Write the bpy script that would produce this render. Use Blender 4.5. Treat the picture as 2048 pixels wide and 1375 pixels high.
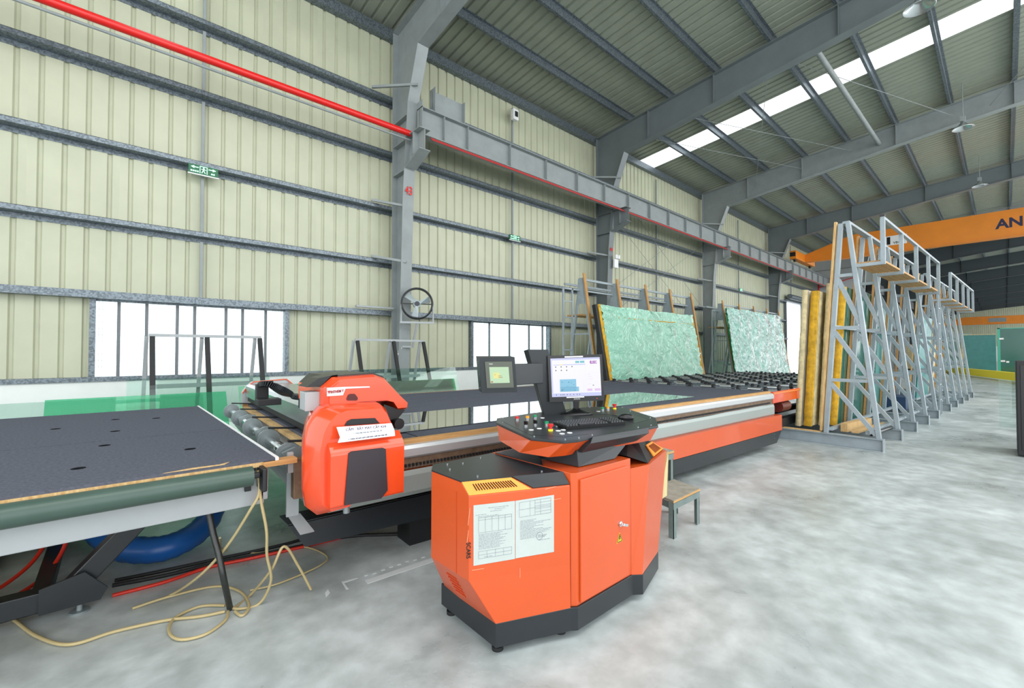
import bpy, bmesh, math, random
from mathutils import Vector, Matrix
random.seed(7)
PI = math.pi
for o in list(bpy.data.objects): bpy.data.objects.remove(o)
SC = bpy.context.scene
COL = SC.collection
# ------------------------------------------------------------------ camera
F_PX = 883.0; YAW = math.atan2(986, 883); PITCH = math.atan(17.5/883); CAM_H = 1.5
fw = Vector((math.cos(YAW), math.sin(YAW), 0)); rt = Vector((math.sin(YAW), -math.cos(YAW), 0)); zu = Vector((0, 0, 1))
FWD = fw*math.cos(PITCH)+zu*math.sin(PITCH); UPV = zu*math.cos(PITCH)-fw*math.sin(PITCH); CAMP = Vector((0, 0, CAM_H))
cd = bpy.data.cameras.new('camera'); cam = bpy.data.objects.new('camera', cd); COL.objects.link(cam)
cd.sensor_width = 36; cd.lens = 36*F_PX/2048; cd.clip_start = .05; cd.clip_end = 400
m = Matrix((rt, UPV, -FWD)).transposed().to_4x4(); m.translation = CAMP; cam.matrix_world = m
SC.camera = cam
# ------------------------------------------------------------------ world, light, exposure
wd = bpy.data.worlds.new('sky'); SC.world = wd; wd.use_nodes = True
bg = wd.node_tree.nodes['Background']; bg.inputs[0].default_value = (.93, .97, 1, 1); bg.inputs[1].default_value = 2.2
SC.view_settings.view_transform = 'Standard'; SC.view_settings.look = 'None'
SC.view_settings.gamma = 1; SC.view_settings.use_curve_mapping = False
SC.view_settings.exposure = 0.26
def area(name, loc, to, sx, sy, power, col=(1, 1, 1), spread=PI):
    l = bpy.data.lights.new(name, 'AREA'); l.shape = 'RECTANGLE'; l.size = sx; l.size_y = sy; l.energy = power; l.color = col; l.spread = spread
    o = bpy.data.objects.new(name, l); COL.objects.link(o); o.location = loc
    o.rotation_euler = (Vector(to)-Vector(loc)).to_track_quat('-Z', 'Y').to_euler(); return o
area('rear_fill', (-6, -5, 2.6), (5, 3, .8), 7, 4, 110, (1, .98, .95))  # added area fill behind the camera, no doorway is built there
area('side_fill', (8, -12, 3), (8, 3, .8), 16, 4, 130, (1, .98, .95))  # added fill out of view, stands in for daylight from an open side
area('far_side_fill', (28, -12, 3), (28, 3, 4), 20, 5, 420, (1, .98, .95))  # added fill out of view, aimed up to brighten the farther roof
area('far_hall_fill', (56, -12, 3), (56, 2, 1), 24, 4, 150, (1, .98, .95))  # added fill out of view to light the deep hall
area('overhead_fill_near', (2.5, -2.6, 8.8), (3.6, 1.2, 0), 11, 3.6, 440, (1, .99, .97))  # added area light hung below the roof, stands in for skylight daylight
area('overhead_fill_mid', (17, -5, 8.8), (15, -.5, 0), 14, 5, 480, (1, .99, .97))  # second added overhead fill, kept right of the view under closed roof
# ------------------------------------------------------------------ materials
MAT = {}
def srgb(h):
    if isinstance(h, str): c = [int(h[i:i+2], 16)/255 for i in (0, 2, 4)]
    else: c = [v/255 for v in h]
    return tuple(v/12.92 if v <= .04045 else ((v+.055)/1.055)**2.4 for v in c)+(1,)
def mat(name, col, rough=.5, metal=0., noise=0., nscale=8., bump=0., bscale=40., emit=0, coat=0., spec=.5, stretch=None, col2=None, voro=False, rvar=0.):
    if name in MAT: return MAT[name]
    M = bpy.data.materials.new(name); M.use_nodes = True; nt = M.node_tree; N = nt.nodes; b = N['Principled BSDF']
    c = srgb(col); b.inputs['Base Color'].default_value = tuple(v*.15 for v in c[:3])+(1,) if emit else c; b.inputs['Roughness'].default_value = rough; b.inputs['Metallic'].default_value = metal
    b.inputs['Specular IOR Level'].default_value = spec
    if coat: b.inputs['Coat Weight'].default_value = coat; b.inputs['Coat Roughness'].default_value = .06
    if emit: b.inputs['Emission Color'].default_value = c; b.inputs['Emission Strength'].default_value = emit
    if noise or bump or voro or rvar:
        tc = N.new('ShaderNodeTexCoord'); mp = N.new('ShaderNodeMapping'); nt.links.new(tc.outputs['Object'], mp.inputs[0])
        if stretch: mp.inputs['Scale'].default_value = stretch
        if voro:
            nz = N.new('ShaderNodeTexVoronoi'); nz.inputs['Scale'].default_value = nscale; fo = nz.outputs['Color']
        else:
            nz = N.new('ShaderNodeTexNoise'); nz.inputs['Scale'].default_value = nscale; nz.inputs['Detail'].default_value = 6; nz.inputs['Roughness'].default_value = .6; fo = nz.outputs['Fac']
        nt.links.new(mp.outputs[0], nz.inputs[0])
        if noise:
            r = N.new('ShaderNodeValToRGB'); e = r.color_ramp.elements
            k = srgb(col2) if col2 else tuple(v*(1-noise) for v in c[:3])+(1,)
            e[0].position = .3; e[0].color = k; e[1].position = .7; e[1].color = c if col2 else tuple(min(1, v*(1+noise*.5)) for v in c[:3])+(1,)
            nt.links.new(fo, r.inputs[0]); nt.links.new(r.outputs[0], b.inputs['Base Color'])
        if rvar:
            mr = N.new('ShaderNodeMapRange'); mr.inputs['To Min'].default_value = rough-rvar; mr.inputs['To Max'].default_value = rough+rvar
            mr.inputs['From Min'].default_value = .3; mr.inputs['From Max'].default_value = .7
            nt.links.new(fo, mr.inputs[0]); nt.links.new(mr.outputs[0], b.inputs['Roughness'])
        if bump:
            n2 = N.new('ShaderNodeTexNoise'); n2.inputs['Scale'].default_value = bscale; n2.inputs['Detail'].default_value = 4
            nt.links.new(mp.outputs[0], n2.inputs[0]); bp = N.new('ShaderNodeBump'); bp.inputs['Strength'].default_value = bump; bp.inputs['Distance'].default_value = .01
            nt.links.new(n2.outputs['Fac'], bp.inputs['Height']); nt.links.new(bp.outputs[0], b.inputs['Normal'])
    MAT[name] = M; return M
def glass(name, tint, refl=1.0, rough=.0, haze=0., hazecol=(1, 1, 1, 1), bump=0.):
    if name in MAT: return MAT[name]
    M = bpy.data.materials.new(name); M.use_nodes = True; nt = M.node_tree; N = nt.nodes; N.remove(N['Principled BSDF'])
    out = N['Material Output']; t = N.new('ShaderNodeBsdfTransparent'); t.inputs[0].default_value = srgb(tint)
    g = N.new('ShaderNodeBsdfGlossy'); g.inputs['Roughness'].default_value = rough
    fr = N.new('ShaderNodeLayerWeight'); fr.inputs[0].default_value = .5; mx = N.new('ShaderNodeMixShader')
    pw = N.new('ShaderNodeMath'); pw.operation = 'POWER'; pw.inputs[1].default_value = 5; nt.links.new(fr.outputs['Facing'], pw.inputs[0])
    sc = N.new('ShaderNodeMath'); sc.operation = 'MULTIPLY_ADD'; sc.inputs[1].default_value = .95; sc.inputs[2].default_value = .045; nt.links.new(pw.outputs[0], sc.inputs[0])
    ml = N.new('ShaderNodeMath'); ml.operation = 'MULTIPLY'; ml.inputs[1].default_value = refl; ml.use_clamp = True
    nt.links.new(sc.outputs[0], ml.inputs[0]); nt.links.new(ml.outputs[0], mx.inputs[0])
    base = t.outputs[0]
    if haze:
        d = N.new('ShaderNodeBsdfDiffuse'); d.inputs[0].default_value = hazecol; tl = N.new('ShaderNodeBsdfTranslucent'); tl.inputs[0].default_value = hazecol
        m1 = N.new('ShaderNodeMixShader'); m1.inputs[0].default_value = .15; nt.links.new(d.outputs[0], m1.inputs[1]); nt.links.new(tl.outputs[0], m1.inputs[2])
        m2 = N.new('ShaderNodeMixShader'); m2.inputs[0].default_value = haze; nt.links.new(t.outputs[0], m2.inputs[1]); nt.links.new(m1.outputs[0], m2.inputs[2]); base = m2.outputs[0]
    nt.links.new(base, mx.inputs[1]); nt.links.new(g.outputs[0], mx.inputs[2]); nt.links.new(mx.outputs[0], out.inputs[0])
    if bump:
        tc = N.new('ShaderNodeTexCoord'); nz = N.new('ShaderNodeTexNoise'); nz.inputs['Scale'].default_value = 3.5; nz.inputs['Detail'].default_value = 6; nz.inputs['Distortion'].default_value = 3.
        nt.links.new(tc.outputs['Object'], nz.inputs[0]); bp = N.new('ShaderNodeBump'); bp.inputs['Strength'].default_value = bump; bp.inputs['Distance'].default_value = .1
        nt.links.new(nz.outputs['Fac'], bp.inputs['Height']); nt.links.new(bp.outputs[0], g.inputs['Normal'])
        if haze: nt.links.new(bp.outputs[0], d.inputs['Normal'])
    MAT[name] = M; return M
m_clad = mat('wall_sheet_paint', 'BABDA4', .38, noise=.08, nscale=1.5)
m_roof = mat('roof_sheet_paint', '93998A', .33, noise=.1, nscale=2)
m_galv = mat('galvanised_steel', '727C83', .4, .5, noise=.35, nscale=45, voro=True)
m_steel = mat('frame_grey_paint', '8D9494', .5, noise=.12, nscale=3)
m_rafter = mat('rafter_grey_paint', '6F7779', .45, noise=.1, nscale=2)
m_rack = mat('rack_grey_paint', '94A0A6', .42, noise=.12, nscale=6)
m_kerb = mat('white_rendered_wall', 'DFE3E0', .8, noise=.05, nscale=3)
m_grey = mat('pale_grey_wall', 'B4BABD', .8, noise=.05, nscale=2)
m_or = mat('orange_powder_coat', 'C8501F', .34, noise=.04, nscale=3, coat=.25)
m_orlip = mat('orange_lip', 'F07A30', .34, coat=.25)
m_head = mat('orange_gloss_plastic', 'DE4820', .22, coat=.5)
m_dark = mat('charcoal_coat', '22272B', .36, noise=.08, nscale=20)
m_black = mat('black_plastic', '0E0F11', .3)
m_blackm = mat('black_steel', '15171A', .5)
m_felt = mat('black_felt', '5C606B', .95, noise=.3, nscale=60, bump=.4, bscale=300, spec=.1)
m_wood = mat('timber', 'C59A62', .7, noise=.3, nscale=5, stretch=(1, 12, 12), col2='A77B45')
m_woodp = mat('pale_timber', 'D9BC88', .75, noise=.25, nscale=6, stretch=(10, 10, 1), col2='B68C55')
m_ply = mat('worn_plywood', 'A5A196', .8, noise=.25, nscale=14, col2='8A8577')
m_alu = mat('brushed_aluminium', 'C9CDCF', .24, .9, rvar=.04, nscale=2)
m_cap = mat('satin_aluminium_cap', 'C6C9CA', .42, .6)
m_deep = mat('shaded_rafter_paint', '3A4347', .5)  # rafter paint darkened, shade of the deep hall put into the colour
m_hole = mat('hole_dark', '1E1F22', 1, spec=0)
m_prof = mat('profile_grey_paint', '9AA39F', .4, .3)
m_rust = mat('rusty_brown_steel', '7A6450', .6, .3, noise=.3, nscale=18)
m_green = mat('dark_green_enamel', '3C5148', .35, noise=.08, nscale=10)
m_beam = mat('light_grey_enamel', 'A3A8AA', .45, noise=.05)
m_red = mat('red_enamel', 'D9201C', .3)
m_chrome = mat('chrome', 'D0D4D6', .15, 1)
m_cast = mat('grey_cast_iron', '8F9A9C', .4, .4)
m_rub = mat('black_rubber', '17181A', .6)
m_white = mat('white_plastic', 'E6E8E8', .5)
m_paper = mat('aged_paper', 'B3BBB7', .8, noise=.05, nscale=10)
m_ypaper = mat('yellowed_paper', 'D8D3A0', .8)
m_ink = mat('faded_ink', '6C7684', .9)
m_blueh = mat('blue_hose', '1C5CA6', .35)
m_redh = mat('red_hose', 'C42A18', .4)
m_tube = mat('yellowed_clear_tube', 'B7A77A', .3)
m_crane = mat('crane_orange', 'E5861F', .45, noise=.08, nscale=1.5)
m_navy = mat('navy_lettering', '1E2145', .5)
m_yel = mat('safety_yellow', 'F2E02A', .5)
m_foam = mat('yellow_foam', 'D9A92C', .8, noise=.4, nscale=9, bump=.6, bscale=18)
m_cream = mat('cream_wrap', 'D6C79C', .7, noise=.35, nscale=10, bump=.5, bscale=20)
m_teal = mat('teal_wrapped_glass', '3E8683', .3, noise=.15, nscale=3, bump=.4, bscale=6)
m_gstack = mat('stacked_green_glass', '0B5C4E', .12, noise=.1, nscale=1)
m_gedge = mat('green_glass_edge', '23A287', .15)
g_clear = glass('clear_float_glass', 'E8F5F0', 1.2)
g_mint = glass('mint_float_glass', 'B4EBD3', 1.2, 0, .12, srgb('7FE0B8'))
g_green = glass('green_float_glass', '9BE0C4', 1.0)
g_deep = glass('deep_green_float_glass', '5CCBA6', 1.0)
g_win = glass('window_pane', 'F2F8F8', 1.0)
g_table = glass('sheet_on_table', '5C8F86', 9., .01)
g_wrap = glass('plastic_wrapped_glass', 'D0F6E8', 3, .2, .74, srgb('AEFADC'), .5)
g_wrap2 = glass('plastic_wrapped_dark_glass', 'B4EEE2', 3, .2, .66, srgb('8CECD8'), .7)
g_sky = glass('translucent_roof_sheet', 'FFFFFF', .3, .3, .25)
# floor
def floor_mat():
    M = bpy.data.materials.new('polished_concrete'); M.use_nodes = True; nt = M.node_tree; N = nt.nodes; b = N['Principled BSDF']
    tc = N.new('ShaderNodeTexCoord')
    n1 = N.new('ShaderNodeTexNoise'); n1.inputs['Scale'].default_value = .9; n1.inputs['Detail'].default_value = 9; n1.inputs['Roughness'].default_value = .65; n1.inputs['Distortion'].default_value = .3
    n2 = N.new('ShaderNodeTexNoise'); n2.inputs['Scale'].default_value = 6; n2.inputs['Detail'].default_value = 8
    for n in (n1, n2): nt.links.new(tc.outputs['Object'], n.inputs[0])
    r = N.new('ShaderNodeValToRGB'); e = r.color_ramp.elements; e[0].position = .33; e[0].color = srgb('9DA6A6'); e[1].position = .66; e[1].color = srgb('CFD8D9')
    x = e.new(.5); x.color = srgb('B8C1C1')
    r2 = N.new('ShaderNodeValToRGB'); f = r2.color_ramp.elements; f[0].position = .35; f[0].color = (.75, .75, .74, 1); f[1].position = .65; f[1].color = (1.08, 1.08, 1.08, 1)
    mx = N.new('ShaderNodeMix'); mx.data_type = 'RGBA'; mx.blend_type = 'MULTIPLY'; mx.inputs[0].default_value = .8
    nt.links.new(n1.outputs['Fac'], r.inputs[0]); nt.links.new(n2.outputs['Fac'], r2.inputs[0])
    nt.links.new(r.outputs[0], mx.inputs[6]); nt.links.new(r2.outputs[0], mx.inputs[7]); nt.links.new(mx.outputs[2], b.inputs['Base Color'])
    mr = N.new('ShaderNodeMapRange'); mr.inputs['From Min'].default_value = .3; mr.inputs['From Max'].default_value = .7; mr.inputs['To Min'].default_value = .22; mr.inputs['To Max'].default_value = .48
    nt.links.new(n1.outputs['Fac'], mr.inputs[0]); nt.links.new(mr.outputs[0], b.inputs['Roughness'])
    return M
m_floor = floor_mat()
m_joint = mat('floor_joint_filler', '8A8D89', .9)
# ------------------------------------------------------------------ builders
ORG = {}
class MB:
    def __init__(s): s.v = []; s.f = []; s.sm = []
    def add(s, vs, fs, smooth=False):
        k = len(s.v); s.v += [tuple(p) for p in vs]; s.f += [tuple(i+k for i in f) for f in fs]; s.sm += [smooth]*len(fs); return s
    def box(s, x0, x1, y0, y1, z0, z1):
        x0, x1 = sorted((x0, x1)); y0, y1 = sorted((y0, y1)); z0, z1 = sorted((z0, z1))
        return s.add([(x0, y0, z0), (x1, y0, z0), (x1, y1, z0), (x0, y1, z0), (x0, y0, z1), (x1, y0, z1), (x1, y1, z1), (x0, y1, z1)],
                     [(3, 2, 1, 0), (4, 5, 6, 7), (0, 1, 5, 4), (1, 2, 6, 5), (2, 3, 7, 6), (3, 0, 4, 7)])
    def bar(s, p, q, w, h, up=(0, 0, 1)):
        p = Vector(p); q = Vector(q); d = (q-p).normalized(); u = Vector(up)
        a = d.cross(u)
        if a.length < 1e-4: a = d.cross(Vector((1, 0, 0)))
        a.normalize(); b = a.cross(d).normalized(); a *= w/2; b *= h/2
        c = [p-a-b, p+a-b, p+a+b, p-a+b, q-a-b, q+a-b, q+a+b, q-a+b]
        return s.add(c, [(3, 2, 1, 0), (4, 5, 6, 7), (0, 1, 5, 4), (1, 2, 6, 5), (2, 3, 7, 6), (3, 0, 4, 7)])
    def tube(s, p, q, r, n=12, r2=None, caps=True):
        p = Vector(p); q = Vector(q); d = (q-p).normalized(); a = d.cross(zu)
        if a.length < 1e-4: a = Vector((1, 0, 0))
        a.normalize(); b = d.cross(a); r2 = r if r2 is None else r2
        A = [p+(a*math.cos(t)+b*math.sin(t))*r for t in [2*PI*i/n for i in range(n)]]; B = [q+(a*math.cos(t)+b*math.sin(t))*r2 for t in [2*PI*i/n for i in range(n)]]
        s.add(A+B, [(i, (i+1) % n, n+(i+1) % n, n+i) for i in range(n)], True)
        if caps: s.add(A, [tuple(range(n))[::-1]]); s.add(B, [tuple(range(n))])
        return s
    def path(s, pts, r, n=8, sub=6, rad=None):
        P = [Vector(p) for p in pts]; L = []
        for i in range(len(P)-1):
            a = P[max(i-1, 0)]; b = P[i]; c = P[i+1]; d = P[min(i+2, len(P)-1)]
            for k in range(sub):
                t = k/sub; L.append(.5*((2*b)+(c-a)*t+(2*a-5*b+4*c-d)*t*t+(3*b-a-3*c+d)*t**3))
        L.append(P[-1]); vs = []; fs = []; pa = None
        for i, p in enumerate(L):
            d = (L[min(i+1, len(L)-1)]-L[max(i-1, 0)]).normalized()
            a = d.cross(zu) if pa is None else pa-d*pa.dot(d)
            if a.length < 1e-4: a = Vector((1, 0, 0))
            a.normalize(); pa = a; b = d.cross(a); rr = r if rad is None else rad(i)
            vs += [p+(a*math.cos(2*PI*j/n)+b*math.sin(2*PI*j/n))*rr for j in range(n)]
        for i in range(len(L)-1):
            fs += [(i*n+j, i*n+(j+1) % n, (i+1)*n+(j+1) % n, (i+1)*n+j) for j in range(n)]
        s.add(vs, fs, True); s.add(vs[:n], [tuple(range(n))]); s.add(vs[-n:], [tuple(range(n))]); return s
    def prism(s, poly, z0, z1, top=None):
        n = len(poly); t = top or poly
        vs = [(x, y, z0) for x, y in poly]+[(x, y, z1) for x, y in t]
        return s.add(vs, [tuple(range(n))[::-1], tuple(range(n, 2*n))]+[(i, (i+1) % n, n+(i+1) % n, n+i) for i in range(n)])
    def loft(s, rings, smooth=False, caps=True):
        n = len(rings[0]); vs = [p for r in rings for p in r]; fs = []
        for k in range(len(rings)-1): fs += [(k*n+i, k*n+(i+1) % n, (k+1)*n+(i+1) % n, (k+1)*n+i) for i in range(n)]
        s.add(vs, fs, smooth)
        if caps: s.add(rings[0], [tuple(range(n))[::-1]]); s.add(rings[-1], [tuple(range(n))])
        return s
    def poly(s, pts): return s.add(pts, [tuple(range(len(pts)))])
    def slab(s, pts, d):   # polygon extruded by vector d
        d = Vector(d); return s.loft([[Vector(p) for p in pts], [Vector(p)+d for p in pts]])
    def hbeam(s, p, q, h, b, tf=.015, tw=.01, side=(0, 1, 0)):
        # web is in the plane holding p->q and 'side'; flanges at +-h/2 along side
        p = Vector(p); q = Vector(q); d = (q-p).normalized(); sd = Vector(side).normalized(); w = d.cross(sd)
        s.bar(p, q, tw, h, sd); 
        for k in (-1, 1): s.bar(p+sd*k*(h/2-tf/2), q+sd*k*(h/2-tf/2), b, tf, sd)
        return s
    def build(s, name, m, parent=None, bevel=0, org=None, seg=2):
        me = bpy.data.meshes.new(name)
        og = Vector(org) if org is not None else (ORG.get(parent.name, Vector()) if parent else Vector())
        me.from_pydata([tuple(Vector(p)-og) for p in s.v], [], s.f)
        me.polygons.foreach_set('use_smooth', s.sm); me.update()
        bm = bmesh.new(); bm.from_mesh(me)
        bmesh.ops.recalc_face_normals(bm, faces=bm.faces)
        bm.to_mesh(me); bm.free()
        for mm in (m if isinstance(m, (list, tuple)) else [m]): me.materials.append(mm)
        o = bpy.data.objects.new(name, me); COL.objects.link(o)
        if parent: o.parent = parent
        elif org is not None: o.location = og
        ORG[o.name] = og
        if bevel:
            b = o.modifiers.new('bevel', 'BEVEL'); b.width = bevel; b.segments = seg; b.limit_method = 'ANGLE'; b.angle_limit = .5
        return o
def thing(name, label, cat, loc=(0, 0, 0), rotz=0, group=None, local=False):
    o = bpy.data.objects.new(name, None); COL.objects.link(o); o.location = loc; o.rotation_euler = (0, 0, rotz); o.empty_display_size = .1
    o['label'] = label; o['category'] = cat
    if group: o['group'] = group
    ORG[o.name] = Vector() if local else Vector(loc); return o
def tag(o, label=None, cat=None, group=None, kind=None):
    if label: o['label'] = label
    if cat: o['category'] = cat
    if group: o['group'] = group
    if kind: o['kind'] = kind
    return o
def lab(o, l): o['label'] = l; return o
def inst(src, parent, off=(0, 0, 0), rot=None, name=None, scale=None):
    o = bpy.data.objects.new(name or src.name.split('.')[0], src.data); COL.objects.link(o); o.parent = parent; o.location = off
    if rot: o.rotation_euler = rot
    if scale: o.scale = scale
    for md in src.modifiers:
        n = o.modifiers.new(md.name, md.type)
        if md.type == 'BEVEL': n.width = md.width; n.segments = md.segments; n.limit_method = 'ANGLE'; n.angle_limit = .5
    if 'label' in src: o['label'] = src['label']
    ORG[o.name] = Vector(); return o
def dup(root, loc, rotz=None, label=None, group=None):
    r = root.copy(); COL.objects.link(r); r.location = loc
    if rotz is not None: r.rotation_euler = (0, 0, rotz)
    if label: r['label'] = label
    if group: r['group'] = group
    for ch in list(root.children):
        c = ch.copy(); COL.objects.link(c); c.parent = r
        for g in list(ch.children):
            d = g.copy(); COL.objects.link(d); d.parent = c
    return r
def text(s, size, m, parent, org, xd, yd, name='lettering', bold=0., align='CENTER', depth=.0008, sx=1.):
    cu = bpy.data.curves.new('t', 'FONT'); cu.body = s; cu.size = size; cu.align_x = align; cu.align_y = 'CENTER'; cu.extrude = depth; cu.offset = bold; cu.resolution_u = 3
    t = bpy.data.objects.new('t', cu); COL.objects.link(t); dg = bpy.context.evaluated_depsgraph_get()
    me = bpy.data.meshes.new_from_object(t.evaluated_get(dg)); bpy.data.objects.remove(t)
    xd = Vector(xd).normalized(); yd = Vector(yd).normalized(); nd = xd.cross(yd); og = ORG.get(parent.name, Vector()) if parent else Vector()
    for v in me.vertices: v.co = Vector(org)+xd*v.co.x*sx+yd*v.co.y+nd*v.co.z-og
    me.materials.clear(); me.materials.append(m); me.name = name
    o = bpy.data.objects.new(name, me); COL.objects.link(o)
    if parent: o.parent = parent
    ORG[o.name] = og; return o
def bilerp(a, b, c, d, u, v):   # a bottom-left, b bottom-right, c top-right, d top-left
    a, b, c, d = map(Vector, (a, b, c, d)); return (a*(1-u)+b*u)*(1-v)+(d*(1-u)+c*u)*v
def quadbox(mb, O, X, Y, Nn, u0, u1, v0, v1, n0, n1):  # box in a local frame
    O, X, Y, Nn = map(Vector, (O, X, Y, Nn))
    g = lambda u, v, n: O+X*u+Y*v+Nn*n
    return mb.loft([[g(u0, v0, n0), g(u1, v0, n0), g(u1, v1, n0), g(u0, v1, n0)], [g(u0, v0, n1), g(u1, v0, n1), g(u1, v1, n1), g(u0, v1, n1)]])
# ================================================================== SETTING
WY = 9.35                                  # left wall plane
COLX = [4.7, 12.13, 19.97, 28.43, 36.95, 45.5, 54.0, 62.5, 71.0, 79.5, 88.0, 96.5, 105.0]
X0, X1 = -6.0, 113.0
def zroof(y): return 8.93+.09*(WY-y)
# floor: slab bays with sawn joints
fl = MB().box(-14, 118, -14, 12, -.3, -.03).build('floor', m_joint); tag(fl, kind='structure')
ys = [12, 8.3, 3.72, -3.7, -14]; xs = [-14, -4.6, 4.88, 9.6, 14.3, 19, 23.7, 28.4, 33.1, 40, 50, 64, 90, 118]
for i in range(len(xs)-1):
    for j in range(len(ys)-1):
        g = .0015
        MB().box(xs[i]+g, xs[i+1]-g, ys[j+1]+g, ys[j]-g, -.03, 0).build('floor_slab', m_floor, fl)
fm_ = mat('floor_tape_white', 'D2D8D8', .7)
def floor_mark(pts): MB().slab([tuple(FAT(u, v)) for u, v in pts], (0, 0, .0015)).build('floor_tape', fm_, fl)
def FAT(u, v):
    d = FWD*F_PX+rt*(u-1024)+UPV*(687.5-v); return CAMP+d*(-CAMP.z/d.z)
floor_mark([(730, 1160), (735, 1167), (880, 1118), (880, 1110)]); floor_mark([(683, 1163), (692, 1178), (697, 1177), (688, 1165), (716, 1156), (712, 1155)])
for u, v in ((728, 1150), (745, 1146), (762, 1139), (778, 1133), (794, 1128), (810, 1122), (826, 1119), (842, 1114)): floor_mark([(u, v), (u+7, v-2), (u+8, v), (u+1, v+2)])
floor_mark([(650, 1185), (656, 1178), (660, 1185), (652, 1194)])
# left wall: kerb wall + cladding sheets
DOOR = (31.6, 36.55)
kb = MB()
kb.box(X0, DOOR[0], WY-.1, WY+.15, 0, 1.06); kb.box(DOOR[1], 38, WY-.1, WY+.15, 0, 1.06)
wall = kb.build('wall_left', m_kerb); tag(wall, kind='structure')
def sheet_mb(x0, x1, z0, z1, y=WY, pitch=.25):
    pts = []; k = math.floor(x0/pitch)-1
    while k*pitch < x1+pitch:
        c = k*pitch
        for dx, dy in ((.0, 0), (.10, 0), (.118, .032), (.15, .032), (.168, 0)): pts.append((c+dx, y+dy))
        k += 1
    def yat(x):
        for a, b in zip(pts, pts[1:]):
            if a[0] <= x <= b[0]: return a[1]+(b[1]-a[1])*(x-a[0])/max(1e-9, b[0]-a[0])
        return y
    P = [(x0, yat(x0))]+[p for p in pts if x0 < p[0] < x1]+[(x1, yat(x1))]
    n = len(P); vs = [(x, yy, z0) for x, yy in P]+[(x, yy, z1) for x, yy in P]
    return MB().add(vs, [(i, i+1, n+i+1, n+i) for i in range(n-1)])
up0 = None
ex0, ex1 = int(X0), 38
for x in range(ex0, ex1):
    zt = 8.86
    if up0 is None: up0 = sheet_mb(0, 1, 2.36, zt).build('cladding_sheet', m_clad, wall); up0.location.x = x
    elif x+1 > DOOR[0] and x < DOOR[1]:
        a = max(x, DOOR[0]) if x < DOOR[0] else x
        sheet_mb(x, x+1, 4.85, zt).build('cladding_sheet', m_clad, wall)
        if x < DOOR[0]: sheet_mb(x, DOOR[0], 2.36, 4.85).build('cladding_sheet', m_clad, wall)
        if x+1 > DOOR[1]: sheet_mb(DOOR[1], x+1, 2.36, 4.85).build('cladding_sheet', m_clad, wall)
    else: inst(up0, wall, (x, 0, 0))
W1 = (-.28, 2.45); W2 = (6.9, 9.86)
for a, b in ((ex0, W1[0]), (W1[1], W2[0]), (W2[1], DOOR[0]), (DOOR[1], 38)):
    x = a
    while x < b-1e-6:
        e = min(b, math.floor(x+1+1e-6)); sheet_mb(x, e, 1.04, 2.36).build('cladding_sheet', m_clad, wall); x = e
# girts (Z sections laid flat), eave flashing, sag rods
def girt(z, x0, x1, name='girt'):
    mb = MB(); mb.box(x0, x1, WY-.2, WY-.005, z, z+.006); mb.box(x0, x1, WY-.203, WY-.197, z, z+.075); mb.box(x0, x1, WY-.203, WY-.19, z+.07, z+.076)
    mb.box(x0, x1, WY-.008, WY-.002, z-.075, z); return mb.build(name, m_galv, wall)
for z in (3.49, 4.70, 5.94, 7.18):
    for i, (a, b) in enumerate(zip([X0]+[c for c in COLX if c < 37], [c for c in COLX if c < 37]+[38])): 
        if z < 4.8 and a < DOOR[1] and b > DOOR[0] and z < 4.8 and a > 28:
            girt(z, a, DOOR[0]-.05); 
            if b > DOOR[1]: girt(z, DOOR[1]+.05, b)
            continue
        girt(z, a+.006, b-.006)
MB().box(X0, DOOR[0], WY-.2, WY-.03, 2.33, 2.44).build('window_head_girt', m_galv, wall)
MB().box(X0, DOOR[0], WY-.13, WY+.02, 1.06, 1.13).build('sill_channel', m_galv, wall)
for c in (1.07, 8.3, 16.05, 24.2, 32.7):
    for z0, z1 in ((2.44, 3.41), (3.57, 4.62), (4.78, 5.86), (6.02, 7.1), (7.26, 8.45)):
        if c > 30 and z0 < 4.7: continue
        MB().box(c-.022, c+.022, WY-.12, WY-.076, z0, z1).build('sag_rod', m_steel, wall)
MB().box(X0, 38, WY-.16, WY-.01, 8.62, 8.84).build('eave_purlin', m_galv, wall)
# block wall across the far end of the bay and the walls beyond
w2 = MB().box(38.0, 38.2, 6.75, 9.5, 0, 9.4).build('wall_back', m_grey); tag(w2, kind='structure')
for z in (2.6, 5.0, 7.4): MB().box(37.96, 38.0, 6.75, 9.2, z, z+.06).build('wall_rail', m_steel, w2)
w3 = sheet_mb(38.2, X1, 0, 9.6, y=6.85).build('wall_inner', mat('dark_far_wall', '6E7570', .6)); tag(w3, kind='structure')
fb = MB().box(X1, X1+.2, -14, 6.9, 0, 2.6).build('wall_far', m_kerb); tag(fb, kind='structure')
f0 = None
for y in range(-14, 7):
    if f0 is None:
        f0 = sheet_mb(0, 1, 2.6, 11, y=0).build('cladding_sheet', m_clad, fb); f0.rotation_euler.z = -PI/2; f0.location = (X1, y+1, 0)
    else: inst(f0, fb, (X1, y+1, 0), (0, 0, -PI/2))
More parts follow.
